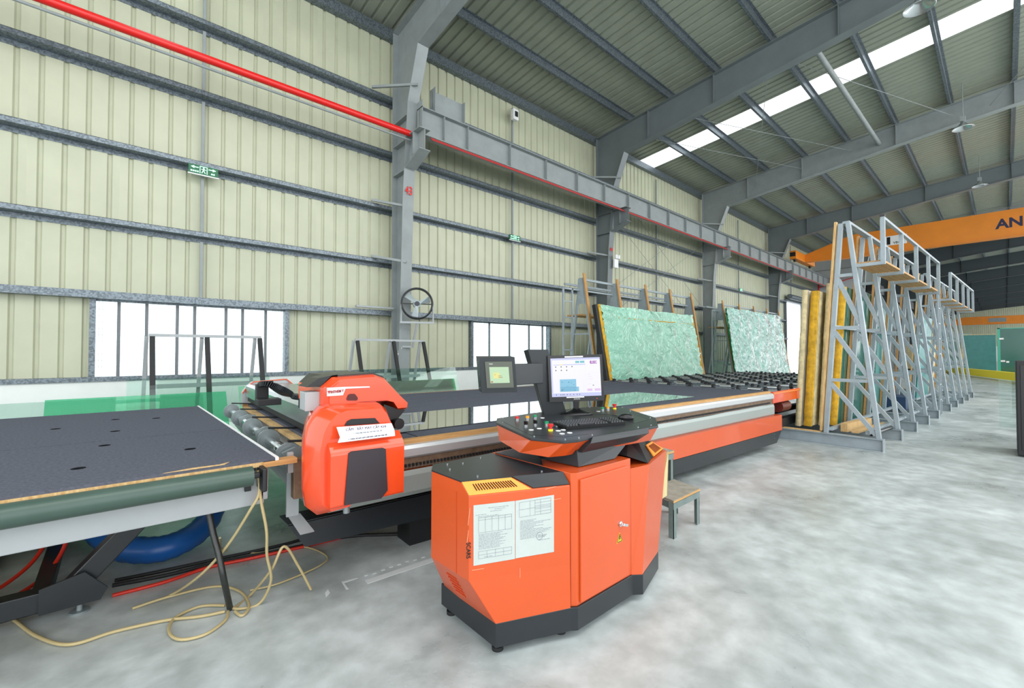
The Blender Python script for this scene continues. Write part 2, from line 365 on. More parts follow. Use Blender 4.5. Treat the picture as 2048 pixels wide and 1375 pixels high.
# roof sheets (ribs run up the slope), purlins, skylights
YE, YR = WY+.15, -9.0
def roof_mb(w=1.0, rib=True):
    pts = []
    for k in range(4):
        c = k*.25
        pts += [(c, 0), (c+.095, 0), (c+.115, .035), (c+.15, .035), (c+.17, 0)]
    pts.append((1.0, 0)); n = len(pts); zz = zroof
    vs = [(x, YE, zroof(YE)+d) for x, d in pts]+[(x, YR, zroof(YR)+d) for x, d in pts]
    return MB().add(vs, [(i, i+1, n+i+1, n+i) for i in range(n-1)])
ceil = MB().box(X0, X1, YE-.02, YE+.06, zroof(YE)-.3, zroof(YE)-.02).build('ceiling', m_galv); tag(ceil, kind='structure')
r0 = roof_mb().build('roof_sheet', m_roof, ceil); r0.location.x = X0
sk = None
for x in range(int(X0)+1, int(X1)):
    if x in (0, 15, 31, 41, 49, 58, 66, 75, 83, 92, 101, 109):
        if sk is None: sk = roof_mb().build('skylight_sheet', g_sky, ceil); sk.location.x = x; lab(sk, 'translucent white skylight sheet')
        else: inst(sk, ceil, (x, 0, 0))
    else: inst(r0, ceil, (x, 0, 0))
py = [7.85-1.36*i for i in range(13)]
def purlin_mb(L):
    mb = MB(); h = .19
    mb.box(0, L, -.004, .004, -h, 0); mb.box(0, L, -.06, 0, -.007, 0); mb.box(0, L, 0, .06, -h, -h+.007); mb.box(0, L, .054, .06, -h, -h+.02); return mb
edges = [X0]+COLX+[X1]
for i in range(len(edges)-1):
    a, b = edges[i], edges[i+1]; p0 = None
    for y in py:
        if p0 is None: p0 = purlin_mb(b-a-.012).build('purlin', m_galv, ceil); p0.location = (a+.006, y, zroof(y)-.005)
        else: inst(p0, ceil, (a+.006, y, zroof(y)-.005))
# portal frames
labels = {0: 'nearest grey steel portal frame, its column marked 43 in red', 1: 'second grey portal frame, column beyond the exit sign with small lamp', 2: 'third portal frame, column between the two wrapped glass packs',
          3: 'fourth portal frame, column just before the bright doorway', 4: 'fifth portal frame, behind the near orange crane beam'}
def portal(i, xc):
    t = thing('portal_frame', labels.get(i, '%s dark portal frame along the hall, beyond the near orange crane' % ('sixth seventh eighth ninth tenth eleventh twelfth thirteenth'.split()+['last'])[max(0, i-5)]), 'frame', (xc, WY-.2, 0), group=None if i < 5 else 'portal frames deep in the hall')
    yo = WY-.215; inn = [(0, 8.86), (4.9, 8.66), (6.9, 8.46), (7.93, 8.05)]; D = .2 if i < 5 else 0
    if i > 3: yo = 6.7; inn = [(0, 6.3), (4.9, 6.2), (6.9, 6.1), (7.93, 5.9)]
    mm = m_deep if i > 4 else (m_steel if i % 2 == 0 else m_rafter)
    zt = lambda y: zroof(y)-.2
    mb = MB(); w = .13
    ring = [(xc-.006, yo, 0), (xc-.006, inn[0][1], 0), (xc-.006, inn[1][1], inn[1][0]), (xc-.006, inn[2][1], inn[2][0]), (xc-.006, inn[3][1], inn[3][0]), (xc-.006, inn[3][1], zt(inn[3][1])-.02), (xc-.006, yo, zt(yo)-.02)]
    mb.slab(ring, (.012, 0, 0)); mb.box(xc-w, xc+w, yo, yo+.014, 0, zt(yo)-.02)
    for (za, ya), (zb, yb) in zip(inn, inn[1:]): mb.slab([(xc-w, ya, za), (xc-w, yb, zb), (xc-w, yb-.016, zb), (xc-w, ya-.016, za)], (2*w, 0, 0))
    mb.box(xc-w-.05, xc+w+.05, inn[0][1]-.06, yo+.02, 0, .025)
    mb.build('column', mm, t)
    rb = MB(); yh, ye = inn[3][1], -9.0
    B = lambda y: (7.95+(yh-y)*.122) if y > 1.2 else 7.95+(yh-1.2)*.122+(1.2-y)*.095
    R = [(xc-.006, yh, B(yh)), (xc-.006, 1.2, B(1.2)), (xc-.006, ye, B(ye)), (xc-.006, ye, zt(ye)), (xc-.006, yh, zt(yh))]
    rb.slab(R, (.012, 0, 0))
    for (ya, za), (yb, zb) in (((yh, B(yh)), (1.2, B(1.2))), ((1.2, B(1.2)), (ye, B(ye)))): rb.slab([(xc-w, ya, za), (xc-w, yb, zb), (xc-w, yb, zb-.018), (xc-w, ya, za-.018)], (2*w, 0, 0))
    rb.slab([(xc-w, yo, zt(yo)), (xc-w, ye, zt(ye)), (xc-w, ye, zt(ye)-.014), (xc-w, yo, zt(yo)-.014)], (2*w, 0, 0))
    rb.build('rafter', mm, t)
    for k, y in enumerate((7.2, 5.2, 2.4, -.3, -3)):
        if y < yh: MB().box(xc-w+.01, xc+w-.01, y-.006, y+.006, B(y), zt(y)-.015).build('web_stiffener', mm, t)
    if i < 5 and i != 4:
        # corbel for the crane girder
        cb = MB(); yi = 8.52
        cb.slab([(xc-.006, yi, 5.5), (xc-.006, 7.95, 5.72), (xc-.006, 7.95, 6.14), (xc-.006, yi, 6.14)], (.012, 0, 0))
        cb.box(xc-w, xc+w, 7.95, 8.56, 6.14, 6.155); cb.slab([(xc-w, yi, 5.5), (xc-w, 7.95, 5.72), (xc-w, 7.95, 5.705), (xc-w, yi, 5.485)], (2*w, 0, 0))
        cb.box(xc-w, xc+w, 8.22, 8.234, 5.66, 6.14); cb.build('corbel', mm, t)
        for z in (5.45, 6.1, 6.62): MB().box(xc-w+.01, xc+w-.01, 8.66-(z-5)*.1, yo, z, z+.016).build('web_stiffener', mm, t)
        for z in (3.6, 4.82, 7.3):
            yb = 8.66 if z < 5 else 8.2
            MB().bar((xc-.02, yb+.02, z-.12), (xc-.62, WY-.21, z), .05, .05).build('fly_brace', m_steel, t)
    if i >= 3:
        pass
    return t
FR = [portal(i, x) for i, x in enumerate(COLX)]
P1 = FR[0]
text('43', .25, m_red, P1, (4.7, 8.607, 5.02), (1, 0, 0), (0, 0, 1), 'painted_number', .004, sx=.72)
text('44', .2, m_red, FR[1], (12.13, 8.62, 4.9), (1, 0, 0), (0, 0, 1), 'painted_number', .003, sx=.72)
text('110', .07, m_white, P1, (4.62, 8.8, 1.6), (0, -1, 0), (0, 0, 1), 'painted_number', .002)
MB().poly([(4.56, 8.8, 1.44), (4.56, 8.84, 1.49), (4.56, 8.76, 1.49)]).poly([(4.56, 8.793, 1.49), (4.56, 8.807, 1.49), (4.56, 8.807, 1.55), (4.56, 8.793, 1.55)]).build('painted_arrow', m_white, P1)
# roof cross bracing rods and one strut
br = MB()
for a, b in (((12.2, 3.7, 8.9), (19.9, 1.0, 9.1)), ((12.2, 6.5, 8.6), (19.9, 3.6, 8.85)), ((19.9, 6.9, 8.5), (12.3, 3.9, 8.95)), ((12.2, 8.0, 8.55), (19.9, 5.2, 8.7)), ((19.9, .2, 9.1), (12.3, -2.4, 9.3))): br.tube(a, b, .008, 6)
br.build('brace_rod', m_steel, ceil)
tag(MB().tube((12.2, 3.0, 8.95), (19.9, 2.85, 8.85), .07, 8).build('tie_strut', m_steel, ceil))
wb = MB()
for a, b in (((12.3, 9.1, 2.6), (19.8, 9.1, 6.4)), ((12.3, 9.1, 6.6), (19.8, 9.1, 2.4)), ((12.5, 9.0, 3.6), (19.8, 9.0, 7.6)), ((12.5, 9.05, 7.6), (19.8, 9.05, 3.4))): wb.tube(a, b, .008, 6)
wb.build('brace_rod', m_steel, wall)
# windows
def window(name, x0, x1, bars):
    fr = MB()
    for x in (x0, x1): fr.box(x-.035, x+.035, WY-.1, WY+.06, 1.1, 2.36)
    fr.box(x0, x1, WY-.02, WY+.05, 1.1, 1.13); fr.box(x0, x1, WY-.02, WY+.05, 2.3, 2.34)
    w = fr.build(name, m_galv); tag(w, kind='structure')
    for b in bars: MB().box(b-.022, b+.022, WY-.01, WY+.03, 1.13, 2.3).build('mullion', mat('window_bar', '6C7276', .5), w)
    g = MB(); z = 1.18
    while z < 2.3: g.tube((x0, WY+.05, z), (x1, WY+.05, z), .0022, 4, caps=False); z += .1
    x = x0+.05
    for x in (x0+.07, x0+.11, x1-.07, x1-.11): g.tube((x, WY+.05, 1.13), (x, WY+.05, 2.3), .0022, 4, caps=False)
    tag(g.build('security_grid', m_steel, w), kind='stuff')
    e = [x0]+list(bars)+[x1]
    for a, b in zip(e, e[1:]): MB().box(a+.025, b-.025, WY+.008, WY+.013, 1.13, 2.3).build('pane', g_win, w)
window('window_1', W1[0], W1[1], (.02, .36, .76, 1.0, 1.46, 1.72, 2.1))
window('window_2', W2[0], W2[1], (7.55, 8.28, 9.05, 9.62))
# doorway
dr = MB()
for x in DOOR: dr.box(x-.06, x+.06, WY-.15, WY+.12, 0, 4.85)
dr.box(DOOR[0], DOOR[1], WY-.15, WY+.12, 4.78, 4.9); dr.box(35.2, 35.32, WY-.02, WY+.06, 0, 4.78)
dd = dr.build('door_1', m_galv); tag(dd, kind='structure')
MB().tube((DOOR[0], WY-.32, 5.05), (DOOR[1], WY-.32, 5.05), .16, 16).build('roller_shutter', m_galv, dd)
# crane runway girder
rg = thing('crane_runway_girder', 'long grey crane runway girder with rail on column corbels', 'girder', (4.75, 8.31, 6.155))
gb = MB(); y = 8.31
gb.box(4.78, 37.9, y-.005, y+.005, 6.175, 6.74); gb.box(4.78, 37.9, y-.11, y+.11, 6.157, 6.177); gb.box(4.78, 37.9, y-.11, y+.11, 6.735, 6.755)
gb.build('i_beam', m_steel, rg)
MB().box(4.78, 4.795, y-.11, y+.11, 6.157, 6.9).build('end_plate', m_steel, rg)
s0 = MB().box(0, .012, y-.1, y-.006, 6.178, 6.735).build('stiffener', m_steel, rg, org=(0, 0, 0)); s0.location = (5.35-4.75, -8.31, -6.155)
x = 6.0
while x < 37.5: inst(s0, rg, (x-4.75, -8.31, -6.155)); x += 1.31
MB().box(5.9, 37.9, y-.03, y+.03, 6.756, 6.84).build('crane_rail', m_galv, rg)
es = MB(); es.box(5.1, 5.9, y-.005, y+.005, 6.756, 7.25); es.box(5.1, 5.115, y-.11, y+.11, 6.756, 7.3); es.box(5.885, 5.9, y-.11, y+.11, 6.756, 7.25); es.build('end_stop', m_steel, rg)
tag(MB().tube((X0, 8.42, 6.17), (4.62, 8.42, 6.18), .062, 16).build('fire_pipe', m_red, org=(0, 8.42, 6.17)), 'thick red pipe running along the wall to the numbered column', 'pipe')
tag(MB().tube((X0, 8.42, 6.03), (4.62, 8.42, 6.04), .022, 8).build('conduit', m_steel, org=(0, 8.42, 6.03)), 'thin grey conduit slung just below the thick red pipe', 'conduit')
cr = MB()
for k in (0, .05, .1): cr.box(4.95, 37.9, 8.13-k*.6, 8.142-k*.6, 6.08-k*.6, 6.1-k*.6)
cr.build('conductor_bar', mat('dull_red', 'A82222', .5), None, org=(5, 8, 6)); o = bpy.data.objects['conductor_bar']; tag(o, 'red conductor bars running under the crane runway girder', 'rail')
pr = thing('red_downpipe', 'thin red sprinkler riser on grey wall beside bright doorway', 'pipe', (37.9, 8.9, 0))
MB().tube((37.85, 8.95, 1.2), (37.85, 8.95, 7.2), .05, 10).tube((37.85, 8.95, 6.7), (37.85, 6.9, 6.85), .04, 8).tube((37.85, 8.95, 6.2), (37.85, 6.9, 6.7), .03, 8).build('pipe', m_red, pr)
MB().box(37.75, 37.95, 8.55, 9.1, 1.5, 2.4).build('hose_cabinet', mat('pink_red_enamel', 'D23A5A', .4), pr)
# exit signs
def exit_sign(x, z, s, label):
    t = thing('exit_sign', label, 'sign', (x, WY-.22, z))
    gm = mat('exit_green', '0B8A55', .4, emit=.35); wm = mat('exit_white', 'B8FFE0', .4, emit=1.6); y = WY-.235
    MB().box(x-.21*s, x+.21*s, y, y+.02, z-.075*s, z+.075*s).build('housing', gm, t)
    MB().box(x-.22*s, x+.22*s, y-.006, y+.026, z-.095*s, z-.078*s).build('bottom_trim', m_white, t)
    yy = y-.003; w = MB(); pl = lambda *q: w.slab([(x+a*s, yy, z+b*s) for a, b in q], (0, .002, 0))
    for k in (-1, 1):
        pl((k*.18, .03), (k*.13, .055), (k*.13, .005)); pl((k*.13, .037), (k*.07, .037), (k*.07, .023), (k*.13, .023))
    for a in (-.17, -.14, -.11, -.08, .12, .15): pl((a-.012, -.05), (a+.01, -.05), (a+.01, -.025), (a-.012, -.025))
    for a, b, c, d in ((-.055, -.045, -.06, .06), (.045, .055, -.06, .06), (-.055, .055, .052, .062)): pl((a, c), (b, c), (b, d), (a, d))
    pl((-.008, .045), (.012, .045), (.012, .025), (-.008, .025)); pl((-.01, .022), (.015, .02), (.008, -.015), (-.012, -.012)); pl((-.012, -.012), (-.002, -.012), (-.02, -.055), (-.032, -.05)); pl((0, -.015), (.01, -.012), (.03, -.05), (.02, -.055)); pl((-.035, .01), (-.03, .018), (-.008, .015), (-.01, .008)); pl((.012, .012), (.033, 0), (.036, .01), (.015, .02))
    w.build('pictogram', wm, t); return t
exit_sign(1.07, 4.62, 1, 'lit green exit sign on girt of the nearest wall bay')
exit_sign(8.28, 4.72, .95, 'lit green exit sign in the wall bay past column 43')
exit_sign(24.2, 4.78, .95, 'small distant lit green exit sign above second wrapped glass pack')
# detector on the purlin, lamp on column
t = thing('smoke_detector', 'small white box detector hanging high in dark corner of roof', 'detector', (8.2, 9.0, 8.1))
MB().box(8.12, 8.32, 9.0, 9.12, 8.0, 8.3).build('body', m_white, t, .02); MB().box(8.17, 8.27, 8.98, 9.0, 8.08, 8.22).build('lens', m_dark, t)
t = thing('column_lamp', 'small white twin lamp fixed to the second column', 'lamp', (12.3, 8.6, 4.4))
MB().box(12.18, 12.4, 8.53, 8.61, 4.3, 4.6).build('body', m_white, t, .02); 
for k in (12.22, 12.36): MB().tube((k, 8.5, 4.6), (k, 8.5, 4.72), .05, 10).build('lamp_head', m_white, t)
# high bay lamps
def pendant(x, y, z, label):
    t = thing('high_bay_lamp', label, 'lamp', (x, y, z)); n = 20
    pr_ = [(.02, .0), (.06, -.04), (.1, -.1), (.22, -.19), (.25, -.22), (.24, -.22), (.2, -.17), (.08, -.08)]
    mb = MB(); mb.loft([[(x+r*math.cos(2*PI*i/n), y+r*math.sin(2*PI*i/n), z+h) for i in range(n)] for r, h in pr_], True); mb.build('reflector', m_alu, t)
    MB().box(x-.07, x+.07, y-.06, y+.06, z, z+.14).build('ballast_box', m_steel, t); MB().tube((x, y, z+.14), (x, y, zroof(y)-.03), .012, 6).build('drop_rod', m_steel, t)
pendant(11.55, 1.02, 8.42, 'metal high bay lamp cut by top edge of the photo')
pendant(19.0, .75, 8.5, 'metal high bay lamp hanging by the third rafter')
pendant(26.5, .6, 8.6, 'metal high bay lamp hanging furthest back above orange crane')
# ================================================================== helper: point where the sight line of a measured pixel meets a real plane
def at(u, v, x=None, y=None, z=None):
    d = FWD*F_PX+rt*(u-1024)+UPV*(687.5-v)
    k, c = (0, x) if x is not None else (1, y) if y is not None else (2, z)
    return CAMP+d*((c-CAMP[k])/d[k])
# ================================================================== BREAK-OUT TABLE (near left)
T = thing('breakout_table', 'near left glass break-out table with black felt top and green front roller', 'table', (-1.2, 4.3, 0))
tb = MB()
tb.box(-3.2, .64, 2.84, 2.9, .64, .835); tb.box(-3.2, .64, 5.95, 6.0, .66, .86); tb.box(.6, .66, 2.84, 6.0, .66, .86); tb.build('table_frame', m_beam, T, .006)
MB().box(-3.2, .70, 2.79, 6.1, .862, .885).build('base_board', m_woodp, T)
holes = [(0, 5.35), (-.35, 5.0), (.28, 5.2), (.0, 4.55), (-.05, 3.9), (.35, 3.4), (-.14, 3.22), (-1.2, 3.9), (-1.2, 4.6)]
for a, b in ((2.8, 4.09), (4.11, 6.08)):
    MB().box(-3.2, .685, a, b, .885, .9).build('felt_panel', m_felt, T)
for hx, hy in holes: 
    MB().tube((hx, hy, .9), (hx, hy, .9008), .03, 20).build('air_hole', m_hole, T)
MB().box(.685, .702, 2.79, 6.1, .885, .903).build('edge_trim', m_white, T)
MB().box(.62, .80, 2.78, 2.86, .855, .885).build('wood_end', m_wood, T, .003)
MB().tube((-3.2, 2.745, .83), (.56, 2.745, .83), .052, 24).build('front_roller', m_green, T)
e = MB(); e.bar((.56, 2.745, .83), (.6, 2.745, .83), .03, .03); e.box(.6, .625, 2.70, 2.84, .74, .87); e.build('roller_bracket', m_blackm, T, .008)
MB().box(.54, .57, 2.82, 2.84, .73, .77).build('bracket_plate', m_blackm, T)
MB().box(.31, .345, 2.836, 2.84, .765, .8).build('gauge_sticker', m_white, T); MB().box(.325, .33, 2.834, 2.836, .785, .8).build('gauge_mark', m_black, T)
MB().slab([(.18, 2.80, .9), (.30, 2.83, .9), (.42, 2.82, .9), (.47, 2.85, .9), (.44, 2.80, .9), (.3, 2.795, .9)], (0, 0, .002)).build('torn_patch', m_woodp, T)
lg = MB(); lg.bar((.32, 3.65, .68), (-.22, 3.62, .09), .09, .11); lg.build('leg', m_dark, T, .006)
MB().bar((.18, 5.3, .68), (-.36, 5.3, .09), .09, .11).build('leg', m_dark, T, .006)
MB().bar((-2.9, 3.62, .12), (-.08, 3.62, .12), .1, .11).build('base_rail', m_dark, T, .006)
MB().bar((-2.9, 5.3, .12), (-.2, 5.3, .12), .1, .11).build('base_rail', m_dark, T, .006)
MB().bar((-.3, 3.62, .12), (-.3, 5.3, .12), .08, .08).build('cross_rail', m_dark, T, .006)
MB().slab([(-.3, 3.56, .06), (-.05, 3.56, .06), (-.02, 3.56, .12), (-.12, 3.56, .24), (-.3, 3.56, .2)], (0, -.012, 0)).build('gusset_plate', m_dark, T)
for x, y in ((-.14, 3.6), (-.35, 5.3)):
    MB().tube((x, y, 0), (x, y, .012), .045, 16).tube((x, y, .012), (x, y, .07), .014, 8).build('levelling_foot', m_cast, T)
# blower body and hoses under the table
bl = thing('vacuum_blower', 'dark blower unit with big blue hoses under the near table', 'blower', (-.9, 4.9, 0))
MB().box(-1.5, -.6, 4.5, 5.2, .02, .45).build('housing', m_blackm, bl, .03)
MB().tube((-.6, 4.85, .3), (-.35, 4.85, .3), .12, 16).build('outlet', m_blackm, bl)
def hose(name, pts, r, m, label, cat='hose', n=8, ribs=False, group=None):
    L = MB(); L.path(pts, r, n, 8, rad=(lambda i: r*(1+.07*(i % 2))) if ribs else None)
    return tag(L.build(name, m, None, org=pts[0]), label, cat, group)
hose('blue_hose', [(-.3, 4.83, .3), (-.12, 4.6, .2), (.05, 4.2, .12), (.3, 4.05, .1), (.55, 4.3, .13), (.68, 4.75, .28), (.6, 5.0, .5)], .085, m_blueh, 'thick ribbed blue hose looping out from under the near table', n=16, ribs=True)
hose('blue_hose', [(-.4, 5.5, .2), (-.1, 5.3, .22), (.2, 5.2, .3), (.42, 5.35, .45), (.45, 5.5, .6)], .08, m_blueh, 'shadowed blue hose standing behind the leg of near table', n=16, ribs=True)
hose('red_hose', [(-1.2, 3.95, .02), (-.7, 4.0, .03), (-.45, 4.15, .1), (-.33, 4.3, .25), (-.28, 4.4, .55)], .012, m_redh, 'upper of two thin red air hoses at lower left')
hose('red_hose', [(-1.2, 3.75, .02), (-.7, 3.8, .03), (-.38, 3.95, .08), (-.25, 4.1, .2), (-.18, 4.2, .5)], .012, m_redh, 'lower of two thin red air hoses at lower left')
g0 = lambda u, v, z=.012: tuple(at(u, v, z=z))
hose('red_hose', [g0(225, 1190), g0(330, 1163), g0(420, 1133), g0(520, 1112), g0(680, 1075), g0(800, 1040), (3.2, 2.9, .012)], .012, m_redh, 'long red air hose lying along floor below the cutting table')
hose('cable', [g0(225, 1170), g0(330, 1150), g0(430, 1126), g0(560, 1100), g0(700, 1072), g0(860, 1062), (3.2, 2.8, .012)], .013, m_rub, 'nearer black cable on floor beside the long red hose', 'cable')
hose('cable', [g0(230, 1160), g0(330, 1140), g0(430, 1118), g0(560, 1090), g0(760, 1040), (3.2, 3.1, .012)], .012, m_rub, 'farther black cable on floor beside the long red hose', 'cable')
p3 = lambda u, v, y: tuple(at(u, v, y=y))
hose('clear_tube', [p3(516, 940, 2.79), p3(518, 985, 2.78), p3(500, 1020, 2.8), p3(455, 1090, 2.95), p3(400, 1150, 3.1), g0(340, 1190), g0(265, 1216)], .008, m_tube, 'yellowed tube hanging from table corner and sweeping left to floor', 'tube')
hose('clear_tube', [p3(516, 940, 2.79), p3(522, 1000, 2.78), p3(533, 1060, 2.8), p3(534, 1110, 2.85), p3(542, 1160, 2.9), g0(520, 1205), g0(480, 1217), g0(455, 1212)], .008, m_tube, 'yellowed tube hanging straight down from corner of near table', 'tube')
hose('clear_tube', [g0(0, 1215), g0(30, 1240), g0(75, 1272), g0(140, 1288), g0(230, 1262), g0(330, 1240), g0(400, 1232), g0(450, 1222)], .009, m_tube, 'yellowed tube curving along floor at lower left', 'tube')
hose('clear_tube', [g0(450, 1210), g0(400, 1212), g0(350, 1235), g0(338, 1262), g0(360, 1278), g0(410, 1268), g0(450, 1240), g0(456, 1222)], .008, m_tube, 'yellowed tube coiled in wide loop on the floor', 'tube')
hose('clear_tube', [g0(265, 1216), g0(340, 1192), g0(430, 1172), g0(480, 1182), g0(498, 1210), g0(485, 1230), g0(470, 1222)], .008, m_tube, 'yellowed tube making the small loop beside cable foot', 'tube')
hose('clear_tube', [g0(470, 1214), g0(500, 1190), p3(542, 1140, 2.9), p3(568, 1092, 2.88), p3(596, 1130, 2.92), g0(622, 1178)], .008, m_tube, 'yellowed tube standing up in a peaked arch on the floor', 'tube')
hose('clear_tube', [g0(500, 1180), g0(560, 1165), g0(640, 1130), g0(652, 1110), g0(600, 1092), g0(520, 1105), g0(450, 1100), p3(440, 1075, 3.2)], .006, m_tube, 'thin tube in a flat oval below cutting machine', 'tube')
hose('cable_bundle', [p3(415, 1004, 3.05), p3(425, 1060, 3.0), p3(438, 1110, 2.95), p3(448, 1160, 2.92), g0(460, 1216)], .017, mat('taped_cable', '262A28', .3, noise=.5, nscale=30), 'taped dark cable bundle dropping from near table to floor', 'cable')
# ================================================================== CUTTING TABLE
MR = math.radians(-3); MO = Vector((0, 2.85, 0))
K = thing('cutting_machine', 'long glass cutting machine with black felt bed and orange bridge head', 'machine', MO, MR, local=True)
Rm = Matrix.Rotation(-MR, 3, 'Z')
def wl(p): return Rm @ (Vector(p)-MO)
for i in range(8): MB().box(1.62, 7.62, .055+i*.39, .055+i*.39+.378, .872, .9).build('felt_strip', m_felt, K)
MB().box(1.0, 1.62, .055, 3.17, .872, .895).build('felt_strip', m_felt, K)
MB().box(.95, 7.62, .03, 3.2, .84, .872).build('bed_board', m_woodp, K)
MB().box(.95, 7.62, .0, .045, .868, .9).build('wood_edge', m_wood, K)
MB().box(.95, 7.64, 3.17, 3.21, .84, .9).build('wood_edge', m_wood, K)
fp = MB(); prof = [(.0, .868), (-.02, .862), (-.035, .84), (-.035, .79), (-.02, .775), (.04, .775), (.04, .868)]
fp.loft([[(x, y, z) for y, z in prof] for x in (.95, 7.66)]); fp.build('rail_cap', m_cap, K)
MB().box(.95, 7.66, -.012, .05, .70, .772).build('rack_channel', m_rust, K)
rk = MB(); 
for i in range(220): rk.box(1.4+i*.028, 1.4+i*.028+.014, -.026, -.012, .715, .735)
tag(rk.build('rack_teeth', m_dark, K), kind='stuff')
MB().box(.95, 7.66, -.03, -.012, .695, .705).build('linear_rail', m_chrome, K)
fp = MB(); prof = [(-.03, .695), (-.04, .66), (-.04, .55), (-.02, .52), (.1, .5), (.1, .695)]
fp.loft([[(x, y, z) for y, z in prof] for x in (.98, 7.66)]); fp.build('side_beam', m_prof, K)
MB().box(7.62, 7.67, .0, 3.2, .55, .87).build('end_beam', m_prof, K)
MB().box(.95, 7.64, 3.12, 3.2, .5, .84).build('side_beam', m_prof, K)
for x in (1.7, 3.4, 5.0, 6.3, 7.3):
    for y in (.35, 2.8): MB().box(x, x+.22, y, y+.22, 0, .84).build('leg', m_blackm, K)
for x in (5.0, 6.3): MB().box(x+.04, x+.1, .1, .16, .1, .5).build('strut', m_blackm, K)
MB().box(1.7, 7.5, .4, .52, .08, .22).build('base_rail', m_blackm, K); MB().box(1.7, 7.5, 2.85, 2.97, .08, .22).build('base_rail', m_blackm, K)
MB().box(3.0, 7.4, .05, .3, .4, .44).build('drive_tray', m_dark, K)
# orange side skirt
sk_ = MB(); prof = [(-.1, .56), (-.03, .58), (-.0, .56), (-.02, .3), (-.1, .29)]
MB().slab([(3.65, -.1, .53), (3.65, -.1, .295), (7.78, -.1, .295), (7.78, -.1, .53)], (0, .03, 0)).build('orange_skirt', m_or, K, .004)
MB().slab([(3.65, -.098, .525), (3.65, 0.02, .525), (7.78, 0.02, .525), (7.78, -.098, .525)], (0, 0, .008)).build('skirt_flange', m_or, K)
MB().slab([(3.65, -.1, .29), (3.65, -.06, .1), (7.68, -.06, .1), (7.76, -.1, .29)], (0, .03, 0)).build('kick_panel', m_dark, K)
MB().slab([(7.76, -.07, .53), (7.76, .35, .53), (7.76, .35, .295), (7.76, -.07, .295)], (.02, 0, 0)).build('skirt_end', m_or, K)
for z in (.2, .26): MB().tube((7.5, -.098, z), (7.5, -.094, z), .008, 8).build('screw', m_chrome, K)
# dark tray and hanger below the bridge head
MB().slab([wl(at(577, 1052, y=2.95)), wl(at(863, 986, y=2.95)), wl((2.6, 2.95, .42)), wl((2.6, 2.95, .29)), wl(at(861, 1034, y=2.95)), wl(at(610, 1093, y=2.95))], (0, .02, 0)).build('drip_tray', m_dark, K)
MB().slab([wl((.8, 2.95, .44)), wl((2.6, 2.95, .42)), wl((2.6, 3.15, .42)), wl((.8, 3.15, .44))], (0, 0, .006)).build('tray_flange', m_dark, K)
cg = MB()
for i in range(46): cg.box(1.25+i*.045, 1.25+i*.045+.03, .12, .22, .47, .53)
tag(cg.build('chain_links', m_black, K), kind='stuff')
hg = MB(); hg.box(.79, .86, .18, .2, .48, .78); hg.slab([(.80, .18, .48), (.87, .18, .48), (.92, .05, .40), (.84, .05, .40)], (0, .01, .006)); hg.build('hanger_strap', m_beam, K)
MB().box(.80, .90, .05, .12, .62, .86).build('rail_end', m_rust, K, .004)
MB().bar((.86, .08, .72), (.9, 3.2, .72), .06, .14).build('end_channel', m_beam, K, .006)
MB().box(.77, .8, .06, .09, .78, .9).build('stop_plate', m_beam, K)
# roller shaft with discs at the left end
MB().tube((.83, .28, .83), (.83, 3.28, .83), .03, 14).build('drive_shaft', m_chrome, K)
MB().box(1.0, 1.06, .2, 3.2, .80, .86).build('support_rail', m_wood, K, .004)
MB().box(.93, 1.0, .1, 3.2, .5, .8).build('support_beam', m_beam, K, .004)
for i, y in enumerate((.33, .98, 1.72, 2.45, 3.12)):
    d = MB(); d.tube((.83, y, .83), (.83, y+.02, .83), .08, 28).tube((.83, y-.008, .83), (.83, y, .83), .06, 24); w = d.build('roller_disc', m_cast, K, .004)
    MB().tube((.83, y-.012, .83), (.83, y-.008, .83), .028, 14).build('hub', m_rust if i == 0 else m_chrome, w)
    MB().bar((.83, y+.02, .92), (1.03, y+.02, .90), .03, .012).build('disc_guard', m_blackm, w)
for y in (.27, 1.28, 2.2):
    b = MB(); b.loft([[(.83+a, y, .83+c) for a, c in ((-.03, -.06), (.05, -.06), (.1, -.01), (.1, .05), (.03, .06), (-.05, .03))], [(.83+a, y+.03, .83+c) for a, c in ((-.03, -.06), (.05, -.06), (.1, -.01), (.1, .05), (.03, .06), (-.05, .03))]])
    b.build('bearing_block', m_cast, K, .008); MB().tube((.91, y-.012, .86), (.91, y, .86), .012, 6).build('bolt', m_chrome, K)
for y in (.5, 1.3, 2.1, 2.7): MB().tube((.83, y+.12, .83), (.83, y+.2, .83), .034, 14).build('shaft_collar', m_alu, K)
# bridge
bx = MB(); bx.loft([[(x, y, z) for x, z in ((.98, .985), (.98, 1.105), (1.02, 1.125), (1.44, 1.125), (1.44, .985))] for y in (.15, 3.22)]); bx.build('bridge_box', m_alu, K)
MB().box(1.0, 1.42, .2, 3.2, .93, .985).build('bridge_underside', m_blackm, K)
ck = [(.95, .86), (.95, 1.02), (1.0, 1.1), (1.06, 1.15), (1.42, 1.17), (1.5, 1.1), (1.5, .86)]
MB().slab([(x, 3.24, z) for x, z in ck], (0, .14, 0)).build('bridge_end_cover', m_beam, K, .012)
ed = MB(); 
for (a, b), (c, d) in zip(ck[1:], ck[2:-1]): ed.bar((a, 3.235, b), (c, 3.235, d), .012, .016, (0, 1, 0))
ed.build('cover_edge', m_or, K)
